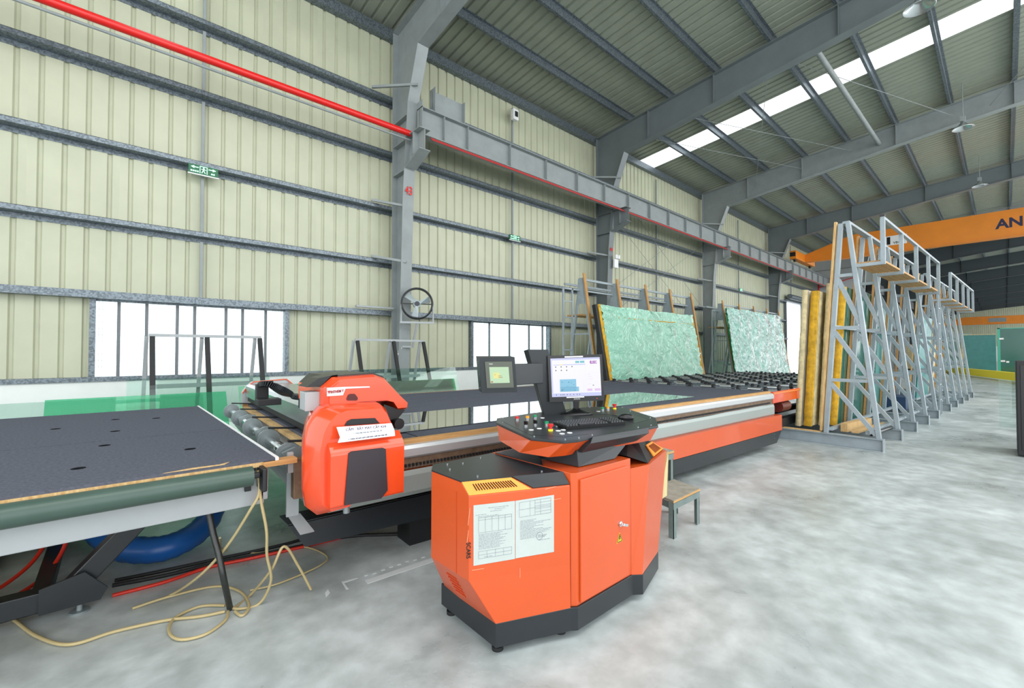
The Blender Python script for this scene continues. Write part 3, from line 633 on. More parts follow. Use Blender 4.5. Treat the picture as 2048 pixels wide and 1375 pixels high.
# bridge cable chain
cc = thing('x', 'x', 'x'); bpy.data.objects.remove(cc)
pts = [wl(at(u, v, z=z)) for u, v, z in ((527, 770, 1.26), (537, 766, 1.28), (556, 776, 1.24), (580, 789, 1.18), (605, 794, 1.16), (628, 789, 1.18), (650, 778, 1.22))]
P_ = []
for i in range(len(pts)-1):
    a = pts[max(i-1, 0)]; b = pts[i]; c = pts[i+1]; d = pts[min(i+2, len(pts)-1)]
    for k in range(10):
        t = k/10; P_.append(.5*((2*b)+(c-a)*t+(2*a-5*b+4*c-d)*t*t+(3*b-a-3*c+d)*t**3))
ch = MB()
for a, b in zip(P_, P_[1:]):
    dd_ = (b-a); ch.bar(a+dd_*.1, a+dd_*.78, .08, .035)
ch.build('cable_chain', m_dark, K); K.children[-1]['kind'] = 'stuff'
cq = pts[0]; bk = MB(); bk.box(cq.x-.05, cq.x+.03, cq.y-.03, cq.y+.03, 1.125, cq.z+.01).box(cq.x-.06, cq.x+.09, cq.y-.16, cq.y-.03, 1.125, 1.17); bk.build('chain_bracket', m_blackm, K, .004)
# head: lower cover, upper cover, gearbox
lo = [(.745, .98), (.765, 1.09), (.79, 1.14), (.83, 1.185), (.9, 1.205), (1.2, 1.2), (1.24, 1.17), (1.28, 1.08), (1.32, .97), (1.335, .82), (1.335, .67), (1.32, .63), (1.18, .61), (1.14, .625), (.96, .635), (.945, .605), (.81, .60), (.76, .65), (.745, .75)]
cx, cz = 1.05, .9
def ring(pl, y, ins=0, lf=0):
    out = []
    for x, z in pl:
        dx, dz = x-cx, z-cz; x2 = x-ins*(1 if dx > 0 else -1)*min(1, abs(dx)/.15); z2 = z-ins*(1 if dz > 0 else -1)*min(1, abs(dz)/.15)
        if dx < 0: x2 += lf*min(1, abs(dx)/.2)
        out.append(wl((x2, y, z2)))
    return out
MB().loft([ring(lo, 2.86, .0, .10), ring(lo, 2.62, .0, .03), ring(lo, 2.54, .008, .015), ring(lo, 2.475, .03, .05)], True).build('lower_cover', m_head, K)
f = [p for p in lo]
K_low = K.children[-1]
# protruding lower half with sloped ledge
lx0, lx1 = .865, 1.30
pf = [(2.5, .64), (2.43, .66), (2.425, .95), (2.45, .985), (2.5, 1.03)]
MB().loft([[wl((lx0, y, z)) for y, z in pf], [wl((lx1, y, z+.0)) for y, z in pf]]).build('cover_ledge', m_head, K, .01)
MB().slab([wl(at(540+x/3.6175, 680+y/3.6175, y=2.418)) for x, y in ((570, 818), (590, 805), (815, 778), (838, 786), (852, 1085), (805, 1145), (540, 1195))], (0, .01, 0)).build('dark_inset_panel', mat('dark_inset', '2B272D', .5), K)
MB().slab([wl(at(540+x/3.6175, 680+y/3.6175, y=2.468)) for x, y in ((540, 618), (560, 585), (590, 570), (760, 562), (785, 590), (795, 600))], (0, .01, 0)).build('vent_slot', m_black, K)
s1, s2, s3, s4 = (wl(at(673, 854, y=2.447)), wl(at(783, 846, y=2.447)), wl(at(789, 860, y=2.419)), wl(at(680, 877, y=2.419)))
MB().slab([s1, s2, wl(at(789, 861, y=2.419)), wl(at(680, 874, y=2.419))], (0, -.0015, .001)).build('notice_sticker', m_white, K)
MB().slab([wl(at(680, 874, y=2.417)), wl(at(789, 861, y=2.417)), wl(at(790, 871, y=2.417)), wl(at(675.5, 885, y=2.417))], (0, -.0015, 0)).build('notice_sticker', m_white, K)
def txt_between(s, a, b, up, size, m, name='lettering', off=.002, **k):
    a, b, up = Vector(a), Vector(b), Vector(up); xd = (b-a).normalized(); yd = (up-xd*up.dot(xd)).normalized(); n = xd.cross(yd)
    return text(s, size, m, K, (a+b)/2+n*off, xd, yd, name, **k)
up1 = (s1-wl(at(680, 874, y=2.419)))
mid = lambda a, b, t: a*(1-t)+b*t
sl, sr = wl(at(680, 874, y=2.419)), wl(at(789, 861, y=2.419))
txt_between('CẤM - BẬT MÁY CẮT KHI', mid(s1, sl, .36), mid(s2, sr, .36), up1, .021, mat('sign_ink', '5A4A66', .8), off=.004)
txt_between('1. Chưa lắp kính lên mặt bàn máy cắt', mid(s1, sl, .8), mid(s2, sr, .8), up1, .011, m_ink, off=.004)
txt_between('2. Chưa vệ sinh sạch mặt kính, mặt bàn máy cắt.', wl(at(680, 880, y=2.414)), wl(at(789, 866.5, y=2.414)), (0, 0, 1), .0115, m_navy, off=.002)
up_ = [(.9, 1.19), (.9, 1.30), (.965, 1.355), (1.22, 1.365), (1.29, 1.34), (1.40, 1.215), (1.455, 1.155), (1.45, 1.12), (1.385, 1.12), (1.355, 1.17), (1.31, 1.185)]
cx, cz = 1.13, 1.26
MB().loft([ring(up_, 3.12), ring(up_, 2.7), ring(up_, 2.665, .006), ring(up_, 2.63, .022)]).build('upper_cover', m_head, K, .004)
MB().loft([[wl((x, y, z+.006)) for x, z in ((.905, 1.30), (.965, 1.357), (1.22, 1.367), (1.29, 1.342), (1.40, 1.217), (1.395, 1.21), (1.285, 1.33), (1.22, 1.355), (.97, 1.345), (.912, 1.295))] for y in (3.13, 2.70)]).build('black_top_trim', m_black, K)
MB().loft([[wl((x, y, z)) for x, z in ((.925, 1.2), (.925, 1.285), (.98, 1.325), (1.2, 1.328), (1.27, 1.24), (1.28, 1.205))] for y in (2.65, 2.618)]).build('recessed_side_panel', m_head, K, .004)
st = [wl(at(u, v, y=2.612)) for u, v in ((654, 775), (690, 773), (739, 772), (740, 774.5), (691, 777), (686, 790), (654, 792))]
MB().slab(st, (0, .002, 0)).build('maker_plate', mat('plate_grey', 'D5D0CE', .4), K)
a_, b_ = wl(at(655.5, 784.5, y=2.610)), wl(at(687, 781, y=2.610))
txt_between('\u25bcINTHEM Y', a_, b_, (0, 0, 1), .021, mat('logo_red', '9C2A33', .5), off=.001, bold=.0005, sx=.8)
MB().slab([wl(at(580+x/7.64, 720+y/7.64, y=2.612)) for x, y in ((865, 590), (890, 530), (925, 512), (990, 512), (1030, 560), (1040, 590), (1020, 615), (880, 615))], (0, .004, 0)).build('sensor_window', mat('dark_red_lens', '4A0E0C', .1), K)
MB().slab([wl((x, 2.66, z)) for x, z in ((1.28, 1.17), (1.385, 1.13), (1.43, 1.12), (1.38, 1.07), (1.29, 1.06))], (0, .2, 0)).build('belt_guard', m_black, K)
MB().tube(wl((1.37, 2.62, 1.04)), wl((1.37, 2.85, 1.04)), .035, 14).build('idler_wheel', m_black, K)
# grey gearbox with black shelf at left of the head
MB().loft([[wl((x, y, z)) for x, z in ((.82, 1.3), (.89, 1.35), (1.0, 1.37), (1.0, 1.3))] for y in (2.70, 2.86)]).build('sensor_shelf', m_black, K, .004)
MB().slab([wl((.82, 2.72, 1.16)), wl((.90, 2.72, 1.16)), wl((.90, 2.72, 1.27)), wl((.82, 2.72, 1.27))], (0, .12, 0)).build('junction_box', m_beam, K, .006)
MB().box(.88, .95, .08, .3, 1.14, 1.2).build('box_bracket', m_blackm, K)
for u, v in ((633, 845), (617, 997)):
    q = wl(at(u, v, y=2.6)); MB().tube(q, q+Vector((-.01, -.012, 0)), .012, 8).build('screw_recess', m_black, K)
MB().tube(wl((1.02, 2.6, .56)), wl((1.02, 2.6, .62)), .02, 10).build('suction_nozzle', m_cast, K)
# the glass on the bed
gs = MB().box(1.5, 5.8, .25, 1.19, .9015, .9075).build('glass_sheet', g_table, None); gs.location = MO; gs.rotation_euler.z = MR
tag(gs, 'dark reflective glass sheet lying flat on the cutting table', 'glass')
# ================================================================== ROLLER CONVEYOR
RC = thing('roller_conveyor', 'orange framed conveyor with staggered black wheels beyond cutting table', 'conveyor', (7.7, 2.45, 0), math.radians(-1), local=True)
Lc = 6.6
MB().box(0.02, Lc, 0, .04, .70, .88).build('side_beam', m_head, RC, .004); MB().box(.02, Lc, 3.3, 3.34, .70, .88).build('side_beam', m_or, RC, .004)
MB().box(.02, Lc, -.015, 0, .845, .87).build('beam_lip', m_orlip, RC)
for i in range(11): MB().box(.06+i*.6, .63+i*.6, .05, 3.29, .79, .81).build('deck_panel', mat('deck_pale_grey', 'B9BEC2', .6), RC)
ax = MB().tube((0, 0, 0), (0, 3.1, 0), .012, 6, caps=False).build('axle', m_galv, RC, org=(0, 0, 0)); ax.location = (.1, .1, .905)
wh = MB(); wh.tube((0, 0, 0), (0, .035, 0), .05, 12); wh = wh.build('wheel', m_rub, RC, org=(0, 0, 0)); wh.location = (.1, .12, .905)
sl_ = MB().tube((0, 0, 0), (0, .2, 0), .03, 8).build('sleeve', m_alu, RC, org=(0, 0, 0)); sl_.location = (.1, .2, .905)
n_ = 0
for i in range(22):
    x = .1+i*.3
    if i: inst(ax, RC, (x, .1, .905))
    for j in range(8):
        y = .12+j*.42+(.21 if i % 2 else 0)
        if y > 3.15 or (i == 0 and j == 0): continue
        inst(wh, RC, (x, y, .905))
        if (i+j) % 2 == 0: inst(sl_, RC, (x, y+.04, .905))
for x in (.8, 3.4, 6): 
    for y in (.3, 3.0): MB().box(x, x+.12, y, y+.12, 0, .74).build('leg', m_blackm, RC)
MB().box(.3, Lc, .15, .27, .22, .36).build('base_rail', m_blackm, RC, .01); MB().box(.3, Lc, .6, .7, .3, .4).build('base_rail', m_blackm, RC)
MB().tube((.5, .1, .6), (.9, .1, .6), .09, 16).build('drive_motor', mat('motor_red_brown', '5C2018', .4), RC)
for x in (.35, .6): MB().tube((x, .1, .27), (x, .15, .27), .07, 14).build('caster', m_rub, RC)
def atp(u, v, A, B, off=0.):
    d = FWD*F_PX+rt*(u-1024)+UPV*(687.5-v); n = Vector((B[1]-A[1], -(B[0]-A[0]), 0)).normalized()
    if n.dot(d) > 0: n = -n
    a = Vector((A[0], A[1], 0))+n*off
    return CAMP+d*((a-CAMP).dot(n)/d.dot(n))
# ================================================================== CONTROL CONSOLE
C_ = thing('control_console', 'orange control console on charcoal plinth with papers on its front', 'console', (2.05, 1.9, 0))
pl_ = [(1.41, 1.695), (1.79, 1.537), (1.82, 1.515), (2.33, 1.515), (2.38, 1.475), (2.74, 1.58), (2.78, 2.15), (2.3, 2.25), (1.42, 2.2)]
pb = [(x*.998+.004, y+.004) for x, y in pl_]
MB().prism(pl_, .045, .165).build('plinth', m_dark, C_, .003)
for x, y in ((1.46, 1.74), (1.46, 2.15), (2.70, 1.66), (2.70, 2.1), (1.8, 1.62)):
    MB().tube((x, y, 0), (x, y, .02), .03, 16).tube((x, y, .02), (x, y, .045), .02, 10).build('levelling_foot', m_rub, C_)
low = [(1.41, 1.695), (1.79, 1.537), (1.79, 2.2), (1.42, 2.17), (1.41, 2.0)]
midp = [(1.29, 1.755), (1.79, 1.54), (1.79, 2.2), (1.36, 2.2), (1.29, 2.1)]
topi = [(1.292, 1.822), (1.79, 1.605), (1.79, 2.198), (1.362, 2.198), (1.292, 2.1)]
b_ = MB(); b_.loft([[(x, y, z) for x, y in r] for r, z in ((low, .165), (midp, .39), (midp, .80), (topi, .852))]); b_.build('left_cabinet', m_or, C_, .003)
MB().prism([(1.80, 1.545), (1.826, 1.525), (2.325, 1.522), (2.34, 2.2), (1.80, 2.2)], .165, .862).build('centre_cabinet', m_or, C_, .003)
rl = [(2.325, 1.522), (2.38, 1.478), (2.735, 1.578), (2.77, 2.15), (2.33, 2.2)]; rh = [(2.325, 1.522), (2.50, 1.50), (2.955, 1.635), (3.02, 2.1), (2.33, 2.2)]
MB().loft([[(x, y, .165) for x, y in rl], [(x, y, .80) for x, y in rh]]).build('right_cabinet', m_or, C_, .003)
# door
A_, B_ = (1.826, 1.525), (2.325, 1.522)
MB().box(1.845, 2.29, 1.512, 1.524, .18, .825).build('door', m_or, C_, .003)
dr_ = C_.children[-1]
lk = MB(); lk.tube((2.20, 1.512, .505), (2.20, 1.505, .505), .016, 16).tube((2.20, 1.505, .505), (2.20, 1.495, .505), .009, 10); lk.build('lock', m_chrome, dr_)
MB().bar((2.205, 1.49, .503), (2.245, 1.488, .49), .004, .014).build('key', m_chrome, dr_)
tr = MB(); tr.slab([(2.163, 1.5105, .40), (2.223, 1.5105, .40), (2.193, 1.5105, .455)], (0, .001, 0)); wt = tr.build('warning_triangle', mat('warn_yellow', 'E9C530', .5), dr_)
tk = MB(); tx = lambda *q: tk.slab([(x, 1.5095, z) for x, z in q], (0, .0008, 0))
for (a, b), (c, d) in (((2.170, .404), (2.216, .404)), ((2.216, .404), (2.193, .447)), ((2.193, .447), (2.170, .404))): tk.bar((a, 1.5095, b), (c, 1.5095, d), .001, .0035, (0, 1, 0)) if False else tk.bar((a, 1.5095, b), (c, 1.5095, d), .0035, .001, (0, 1, 0))
tx((2.192, .436), (2.199, .434), (2.195, .423), (2.201, .423), (2.190, .406), (2.192, .419), (2.187, .419)); tk.build('lightning_symbol', m_black, dr_)
# lids
def dz(pts, z, off=0): return [tuple(at(u, v, z=z)+Vector((0, 0, off))) for u, v in pts]
lid = [(1.345, 2.07), (1.345, 1.84), (1.375, 1.79), (1.54, 1.715), (1.555, 1.70), (1.60, 1.625), (1.78, 1.57), (1.84, 1.58), (2.0, 1.86), (2.0, 2.19), (1.38, 2.19)]
MB().prism([(1.29, 2.1), (1.29, 1.822), (1.80, 1.60), (1.80, 2.2), (1.36, 2.2)], .853, .860).build('cover_plate', m_dark, C_, .002)
MB().slab([(1.535, 1.716, .856), (1.60, 1.626, .805), (1.788, 1.545, .805), (1.80, 1.60, .856)], (-.001, -.003, .005)).build('cover_plate', m_dark, C_)
MB().prism([(1.80, 1.75), (1.98, 1.95), (1.98, 2.17), (1.80, 2.17)], .8625, .867).build('cover_plate', m_dark, C_)
for x, y in ((1.37, 2.04), (1.42, 2.14), (1.40, 1.83), (1.72, 1.68), (1.66, 2.14), (1.5, 2.1)): MB().tube((x, y, .86), (x, y, .865), .006, 8).build('screw', m_chrome, C_)
for x, y, z in ((1.62, 1.66, .832), (1.75, 1.60, .836)): MB().tube((x, y, z), (x, y-.002, z+.006), .006, 8).build('screw', m_chrome, C_)
# yellow-orange louvre panel on the left chamfer with slots
vp = [(1.292, 1.757, .802), (1.293, 1.82, .853), (1.53, 1.717, .853), (1.59, 1.629, .802)]
MB().slab(vp, (-.002, -.003, .003)).build('vent_panel', mat('light_orange', 'F59A3C', .4), C_)
vpn = C_.children[-1]; sl = MB()
for i in range(16):
    t0 = (i+.9)/18; a = Vector((1.325, 1.751, .811))*(1-t0)+Vector((1.56, 1.65, .811))*t0+Vector((-.002, -.003, .004)); b = Vector((1.325, 1.796, .847))*(1-t0)+Vector((1.535, 1.705, .847))*t0+Vector((-.002, -.003, .004))
    MB().bar(a+(b-a)*.15, a+(b-a)*.85, .0045, .002, (0, -.5, 1)).build('louvre_slot', m_black, vpn)
# right lid with facets
ped = [Vector(p) for p in ((2.34, 1.56, .866), (2.51, 1.515, .803), (2.62, 1.56, .803), (2.95, 1.66, .803), (2.99, 2.08, .803), (2.34, 2.17, .866))]
pt = [Vector(p) for p in ((2.45, 1.80, .905), (2.60, 1.72, .905), (2.68, 1.70, .9), (2.86, 1.76, .885), (2.88, 2.05, .88), (2.45, 2.12, .90))]
MB().loft([ped, pt]).build('cover_plate', m_dark, C_, .003)
MB().slab([bilerp(ped[2], ped[3], pt[3], pt[2], *q) for q in ((.2, .02), (1, .02), (1, .62), (.35, .62))], (.003, -.006, .004)).build('vent_panel', mat('light_orange', 'F59A3C', .4), C_)
vpr = C_.children[-1]
for i in range(12):
    MB().bar(bilerp(ped[2], ped[3], pt[3], pt[2], .4+i*.045, .1)+Vector((.003, -.007, .005)), bilerp(ped[2], ped[3], pt[3], pt[2], .4+i*.045, .52)+Vector((.003, -.007, .005)), .003, .002, (0, -.5, 1)).build('louvre_slot', mat('slot_brown', '7A3512', .6), vpr)
# papers, scratches and lettering on the left cabinet front
FA, FB = (1.29, 1.755), (1.79, 1.54)
pa = lambda u, v, o=.002: atp(u, v, FA, FB, o)
def paper(q, lines, boxes):
    pp = MB().slab([pa(*p) for p in q], (0, .0008, 0)).build('paper_sheet', m_paper, C_)
    bl_, br_, tr_, tl_ = [pa(*p, .0035) for p in (q[3], q[2], q[1], q[0])]; L = MB()
    def seg(u0, v0, u1, v1, w=.0012):
        a = bilerp(bl_, br_, tr_, tl_, u0, v0); b = bilerp(bl_, br_, tr_, tl_, u1, v1)
        L.bar(a, b, w, .0004, (b-a).cross(Vector((0, 0, 1)) if abs(u1-u0) > abs(v1-v0) else (br_-bl_)).cross(b-a) if False else (0, -1, .0))
    for v, u0, u1 in lines:
        u = u0
        while u < u1: 
            w = random.uniform(.02, .09); seg(u, v, min(u+w, u1), v); u += w+.015
    for u0, u1, v0, v1, nx, ny in boxes:
        for i in range(nx+1): u = u0+(u1-u0)*i/nx; seg(u, v0, u, v1, .0008)
        for i in range(ny+1): v = v0+(v1-v0)*i/ny; seg(u0, v, u1, v, .0008)
    tag(L.build('printed_lines', m_ink, pp), kind='stuff'); return pp, (bl_, br_, tr_, tl_)
l1 = [(.93, .35, .85), (.9, .5, .75), (.87, .4, .68), (.83, .05, .3), (.8, .1, .6)]+[(.5-i*.022, .12, random.uniform(.6, .92)) for i in range(12)]+[(.12, .25, .45)]
paper([(947, 1010), (1030, 1001), (1030, 1117), (947, 1131)], l1, [(.12, .92, .53, .78, 5, 1), (.12, .92, .1, .22, 4, 2), (.12, .92, .74, .78, 5, 1)])
l2 = [(.63-i*.024, .12, random.uniform(.45, .95)) for i in range(14)]+[(.25, .6, .9)]
pp, q = paper([(1031, 1001), (1108, 989), (1108, 1103), (1031, 1116)], l2, [(.1, .92, .7, .96, 3, 2), (.5, .92, .7, .96, 1, 5)])
ctr = bilerp(*q, .62, .32); R_ = MB(); ex = (q[1]-q[0]).normalized()
for i in range(20):
    a, b = [ctr+ex*math.cos(t)*.017+zu*math.sin(t)*.019 for t in (2*PI*i/20, 2*PI*(i+1)/20)]; R_.bar(a, b, .0012, .0004, (0, -1, 0))
for i in range(5): R_.bar(ctr+ex*(-.01+i*.008)-zu*.008, ctr+ex*(.0+i*.01)+zu*.006, .0015, .0004, (0, -1, 0))
R_.build('round_stamp', m_ink, pp)
scr = MB()
for a, b in (((940, 1015), (936, 1050)), ((937, 1060), (934, 1085)), ((944, 1140), (968, 1136)), ((1090, 978), (1112, 972)), ((1040, 1135), (1040, 1155)), ((1100, 1000), (1122, 996))): scr.bar(pa(*a), pa(*b), .0015, .0006, (0, -1, 0))
scr.build('scratch', mat('scratch_pale', 'F3B694', .6), C_); C_.children[-1]['kind'] = 'stuff'
LB = pa(936, 1100); text('SCARS', .03, m_black, C_, tuple(LB+Vector((0, -.002, 0))), (0, 0, -1), (.92, -.39, 0), 'side_lettering', .0004, sx=.9)
# vents low on the left end
vl = MB()
for i in range(6):
    z = .335-i*.022; x = 1.29+(.39-z)*.5333-.003; vl.bar((x, 1.99, z), (x, 1.90, z), .004, .006)
vl.build('louvre_slot', mat('dark_orange', 'B8401C', .5), C_); C_.children[-1]['kind'] = 'stuff'
MB().box(1.2885, 1.29, 1.858, 1.862, .39, .80).build('panel_seam', mat('dark_orange', 'B8401C', .5), C_)
# taped yellowed paper on the right end
ry = [(2.955, 1.635, .79), (2.735, 1.578, .165)]
a1, a2 = Vector((2.962, 1.66, .80)), Vector((2.985, 1.82, .80))
MB().slab([at(1322, 909, x=2.965), at(1337, 902, x=2.965), at(1334, 990, x=2.935), at(1318, 1001, x=2.90)], (-.0015, -.002, 0)).build('taped_note', m_ypaper, C_)
# pedestal, desk
MB().loft([[(1.92, 1.59, .867), (2.24, 1.57, .867), (2.26, 1.95, .867), (1.90, 1.86, .867)], [(1.92, 1.60, .955), (2.42, 1.585, .955), (2.44, 2.1, .955), (1.80, 1.95, .955)]]).build('pedestal', m_dark, C_, .002)
dk = [(2.04, 2.44), (1.915, 2.30), (1.71, 1.76), (1.78, 1.575), (1.87, 1.548), (2.00, 1.55), (2.46, 1.505), (2.61, 1.50), (2.92, 1.70), (3.14, 2.03), (3.29, 2.22), (3.08, 2.42), (2.43, 2.47)]
DZ = 1.03
dkb = [(x+(2.35-x)*.14, y+(1.95-y)*.14) for x, y in dk]
dkb = [(2.06, 2.40), (1.86, 2.2), (1.725, 1.86), (1.765, 1.67), (1.86, 1.635), (2.03, 1.625), (2.45, 1.56), (2.60, 1.55), (2.87, 1.73), (3.03, 2.05), (3.1, 2.2), (2.95, 2.34), (2.43, 2.4)]
MB().loft([[(x, y, .93) for x, y in dkb], [(x+(2.35-x)*.01, y+(1.95-y)*.01, 1.015) for x, y in dk]]).build('desk_tray', m_or, C_, .003)
MB().prism(dk, 1.015, DZ).build('desktop', m_dark, C_, .003); dt = C_.children[-1]
MB().loft([[(1.985, 1.54, 1.031), (2.48, 1.49, 1.031), (2.48, 1.52, 1.02), (1.985, 1.568, 1.02)], [(1.95, 1.53, 1.0), (2.475, 1.485, 1.0), (2.475, 1.53, 1.0), (1.95, 1.58, 1.0)], [(1.935, 1.578, .945), (2.44, 1.555, .945), (2.44, 1.60, .945), (1.935, 1.63, .945)]]).build('front_apron', m_dark, C_, .002)
for x, y in dk:
    a = Vector((x, y, DZ)); c = Vector((2.4, 1.95, DZ)); p = a+(c-a).normalized()*.045; MB().tube(p, p+Vector((0, 0, .004)), .005, 8).build('screw', m_chrome, dt)
for p, q_ in (((1.73, 1.80), (1.83, 1.62)), ((1.83, 1.62), (2.0, 1.59)), ((1.735, 1.80), (1.95, 2.3))): MB().bar((p[0]+.04, p[1]+.03, DZ+.0005), (q_[0]+.04, q_[1]+.03, DZ+.0005), .002, .001).build('panel_line', m_black, dt)
def button(x, y, m, kind, r=.016):
    if kind == 'flat': MB().tube((x, y, DZ), (x, y, DZ+.003), r, 16).build('button_label', m_white, C_); return
    o = MB().tube((x, y, DZ), (x, y, DZ+.012), r*.95, 16).build('switch_collar', m_chrome if kind != 'mush' else m_yel, C_)
    if kind == 'round': MB().tube((x, y, DZ+.012), (x, y, DZ+.026), r*.85, 16).build('push_button', m, o, .003)
    if kind == 'mush': MB().tube((x, y, DZ+.012), (x, y, DZ+.028), r*.6, 16).tube((x, y, DZ+.028), (x, y, DZ+.042), r*1.05, 20, r*1.15).build('emergency_stop', m, o)
    if kind == 'tog': MB().box(x-.006, x+.006, y-.014, y+.014, DZ+.012, DZ+.034).build('rotary_switch', m, o, .002)
mg = mat('button_green', '12915F', .35); mo_ = mat('button_amber', 'F2A222', .35); mr_ = mat('button_red', 'D32A26', .35)
for x, y, m_, k in ((2.09, 2.28, mr_, 'round'), (2.16, 2.25, mo_, 'round'), (2.235, 2.25, mg, 'round'), (1.955, 2.05, m_black, 'tog'), (2.03, 2.04, m_black, 'tog'), (2.085, 1.99, mg, 'round'), (2.11, 1.92, mg, 'round'), (1.95, 1.83, mr_, 'mush'),
                   (2.29, 2.23, 0, 'flat'), (1.885, 1.93, 0, 'flat'), (1.955, 1.93, 0, 'flat'), (1.985, 1.80, 0, 'flat'), (2.03, 1.80, 0, 'flat'), (1.93, 1.72, 0, 'flat'), (1.985, 1.71, 0, 'flat'), (2.88, 2.18, 0, 'flat'), (2.96, 2.2, mg, 'round'), (3.02, 2.19, mo_, 'round'), (3.10, 2.18, mr_, 'mush')):
    button(x, y, m_, k, .0155)
MB().prism([(2.80, 1.99), (2.965, 1.96), (2.77, 1.67), (2.575, 1.655)], DZ-.0, DZ+.0015).build('mouse_recess', m_black, C_)
# monitor post, cross arm, touch panel
MB().loft([[(2.44, 2.36, 1.03), (2.60, 2.27, 1.03), (2.66, 2.36, 1.03), (2.50, 2.44, 1.03)], [(2.31, 2.40, 1.525), (2.46, 2.33, 1.525), (2.50, 2.41, 1.515), (2.34, 2.48, 1.515)]]).build('panel_post', m_dark, C_, .004)
MB().loft([[(2.02, 2.31, 1.27), (2.05, 2.40, 1.27), (2.05, 2.40, 1.42), (2.02, 2.31, 1.42)], [(2.40, 2.33, 1.27), (2.42, 2.41, 1.27), (2.42, 2.41, 1.42), (2.40, 2.33, 1.42)]]).build('cross_arm', m_dark, C_, .004)
tl = Vector((1.817, 2.36, 1.47)); th = math.radians(-25); tX = Vector((math.cos(th), math.sin(th), 0)); tN = Vector((tX.y, -tX.x, 0)); tY = (zu*.97-tN*-.0).normalized()
tY = Vector((.12, .02, -1)).normalized()*-1     # panel leans: lower edge shifted right and forward
tO = tl-tY*.245
tN = tX.cross(tY).normalized(); tN = tN if tN.dot(CAMP-tO) > 0 else -tN
MB().loft([[tO-tN*.1+tX*-.0, tO-tN*.1+tX*.25, tO-tN*.1+tX*.25+tY*.245, tO-tN*.1+tY*.245], [tO, tO+tX*.25, tO+tX*.25+tY*.245, tO+tY*.245]]).build('touch_panel_case', m_dark, C_, .003)
tp = C_.children[-1]
quadbox(MB(), tO, tX, tY, tN, .035, .225, .035, .215, 0, .008).build('touch_panel_bezel', mat('bezel_olive', '55594F', .35), tp, .002)
quadbox(MB(), tO, tX, tY, tN, .062, .198, .068, .178, .008, .0092).build('touch_screen', mat('screen_green', 'C9E8C0', .2, emit=.6), tp)
mb = MB(); [quadbox(mb, tO, tX, tY, tN, a, b, c, d, .0092, .0098) for a, b, c, d in ((.085, .13, .10, .14),)]; mb.build('screen_graphic', mat('scr_y', 'F0EC9A', .2, emit=.6), tp)
mb = MB(); [quadbox(mb, tO, tX, tY, tN, a, b, c, d, .0092, .0099) for a, b, c, d in ((.12, .15, .105, .109), (.12, .145, .116, .119), (.066, .08, .072, .082), (.092, .102, .124, .127))]; mb.build('screen_graphic', mat('scr_r', 'D49A70', .2, emit=.4), tp)
text('lenze', .012, m_white, tp, tuple(tO+tX*.075+tY*.2+tN*.0085), tX, tY, 'maker_mark', align='CENTER')
for k in (.03, .12, .21): MB().tube(tO-tN*.05+tY*k, tO-tN*.05+tY*k-tX*.003, .004, 8).build('screw', m_chrome, tp)
# monitor
Mn = thing('computer_monitor', 'black flat computer monitor with lit drawing software screen on console', 'monitor', (2.62, 2.2, DZ))
ma = math.radians(-40); mX = Vector((math.cos(ma), math.sin(ma), 0)); mY = Vector((-.02, .04, 1)).normalized(); mO = Vector((2.452, 2.31, 1.125)); mN = mX.cross(mY).normalized(); mN = mN if mN.dot(CAMP-mO) > 0 else -mN
mX = (mX+zu*.03).normalized()
MWd, MHt = .418, .352
quadbox(MB(), mO, mX, mY, mN, 0, MWd, 0, MHt, -.035, 0).build('case', m_black, Mn, .006)
sc = (.02, MWd-.02, .038, MHt-.022)
def sq(name, col, rects, n, em=.62, parent=None):
    b = MB()
    for a0, a1, c0, c1 in rects:
        u = lambda t: sc[0]+(sc[1]-sc[0])*t; v = lambda t: sc[2]+(sc[3]-sc[2])*t
        quadbox(b, mO, mX, mY, mN, u(a0), u(a1), v(c0), v(c1), n-.0003, n)
    return b.build(name, mat('scr_'+col, col, .2, emit=em), parent or Mn)
scr_ = sq('screen', 'F4F2FA', [(0, 1, 0, 1)], .001)
sq('window_bar', 'C9CDF4', [(0, 1, .95, 1), (0, 1, 0, .09), (.06, .7, .815, .84), (0, .03, .1, .95)], .0015, parent=scr_)
sq('toolbar_button', '6FBFC9', [(.5, .58, .865, .92), (.595, .685, .865, .92)], .0017, parent=scr_)
sq('tab', 'F2E6A0', [(.17, .24, .82, .845)], .002, parent=scr_)
sq('drawing', '86C3E0', [(.17, .5, .13, .45), (.17, .55, .13, .25)], .0017, parent=scr_)
sq('drawing_mark', '3B6E96', [(.2, .205, .36, .4), (.22, .24, .37, .38), (.34, .36, .36, .38), (.4, .405, .34, .38), (.3, .34, .27, .275), (.44, .46, .3, .31), (.2, .22, .16, .19), (.24, .245, .17, .21), (.46, .48, .15, .16), (.17, .5, .25, .2525)], .002, parent=scr_)
sq('icon', '4A4F5A', [(a, a+.02, .76, .79) for a in (.09, .2, .31, .42)]+[(a, a+.02, .67, .70) for a in (.09, .2, .31)]+[(a, a+.018, .04, .06) for a in (.08, .17, .21, .24, .3, .36, .43, .5, .55)]+[(.83, .86, .27, .285)], .002, parent=scr_)
sq('side_panel', 'E6E2EE', [(.7, .7025, .1, .95), (.72, .98, .6, .602), (.72, .98, .52, .522), (.72, .98, .34, .342), (.73, .8, .56, .57), (.73, .82, .5, .51), (.73, .85, .44, .45), (.73, .8, .3, .31), (.06, .3, .89, .9), (.15, .65, .12, .122), (.15, .152, .12, .5), (.65, .652, .12, .5)], .0018, parent=scr_)
sq('button', 'E3C3EC', [(.72, .82, .13, .19), (.87, .99, .13, .19)], .002, parent=scr_)
lg_ = mat('logo_violet', 'A052AE', .3, emit=.7)
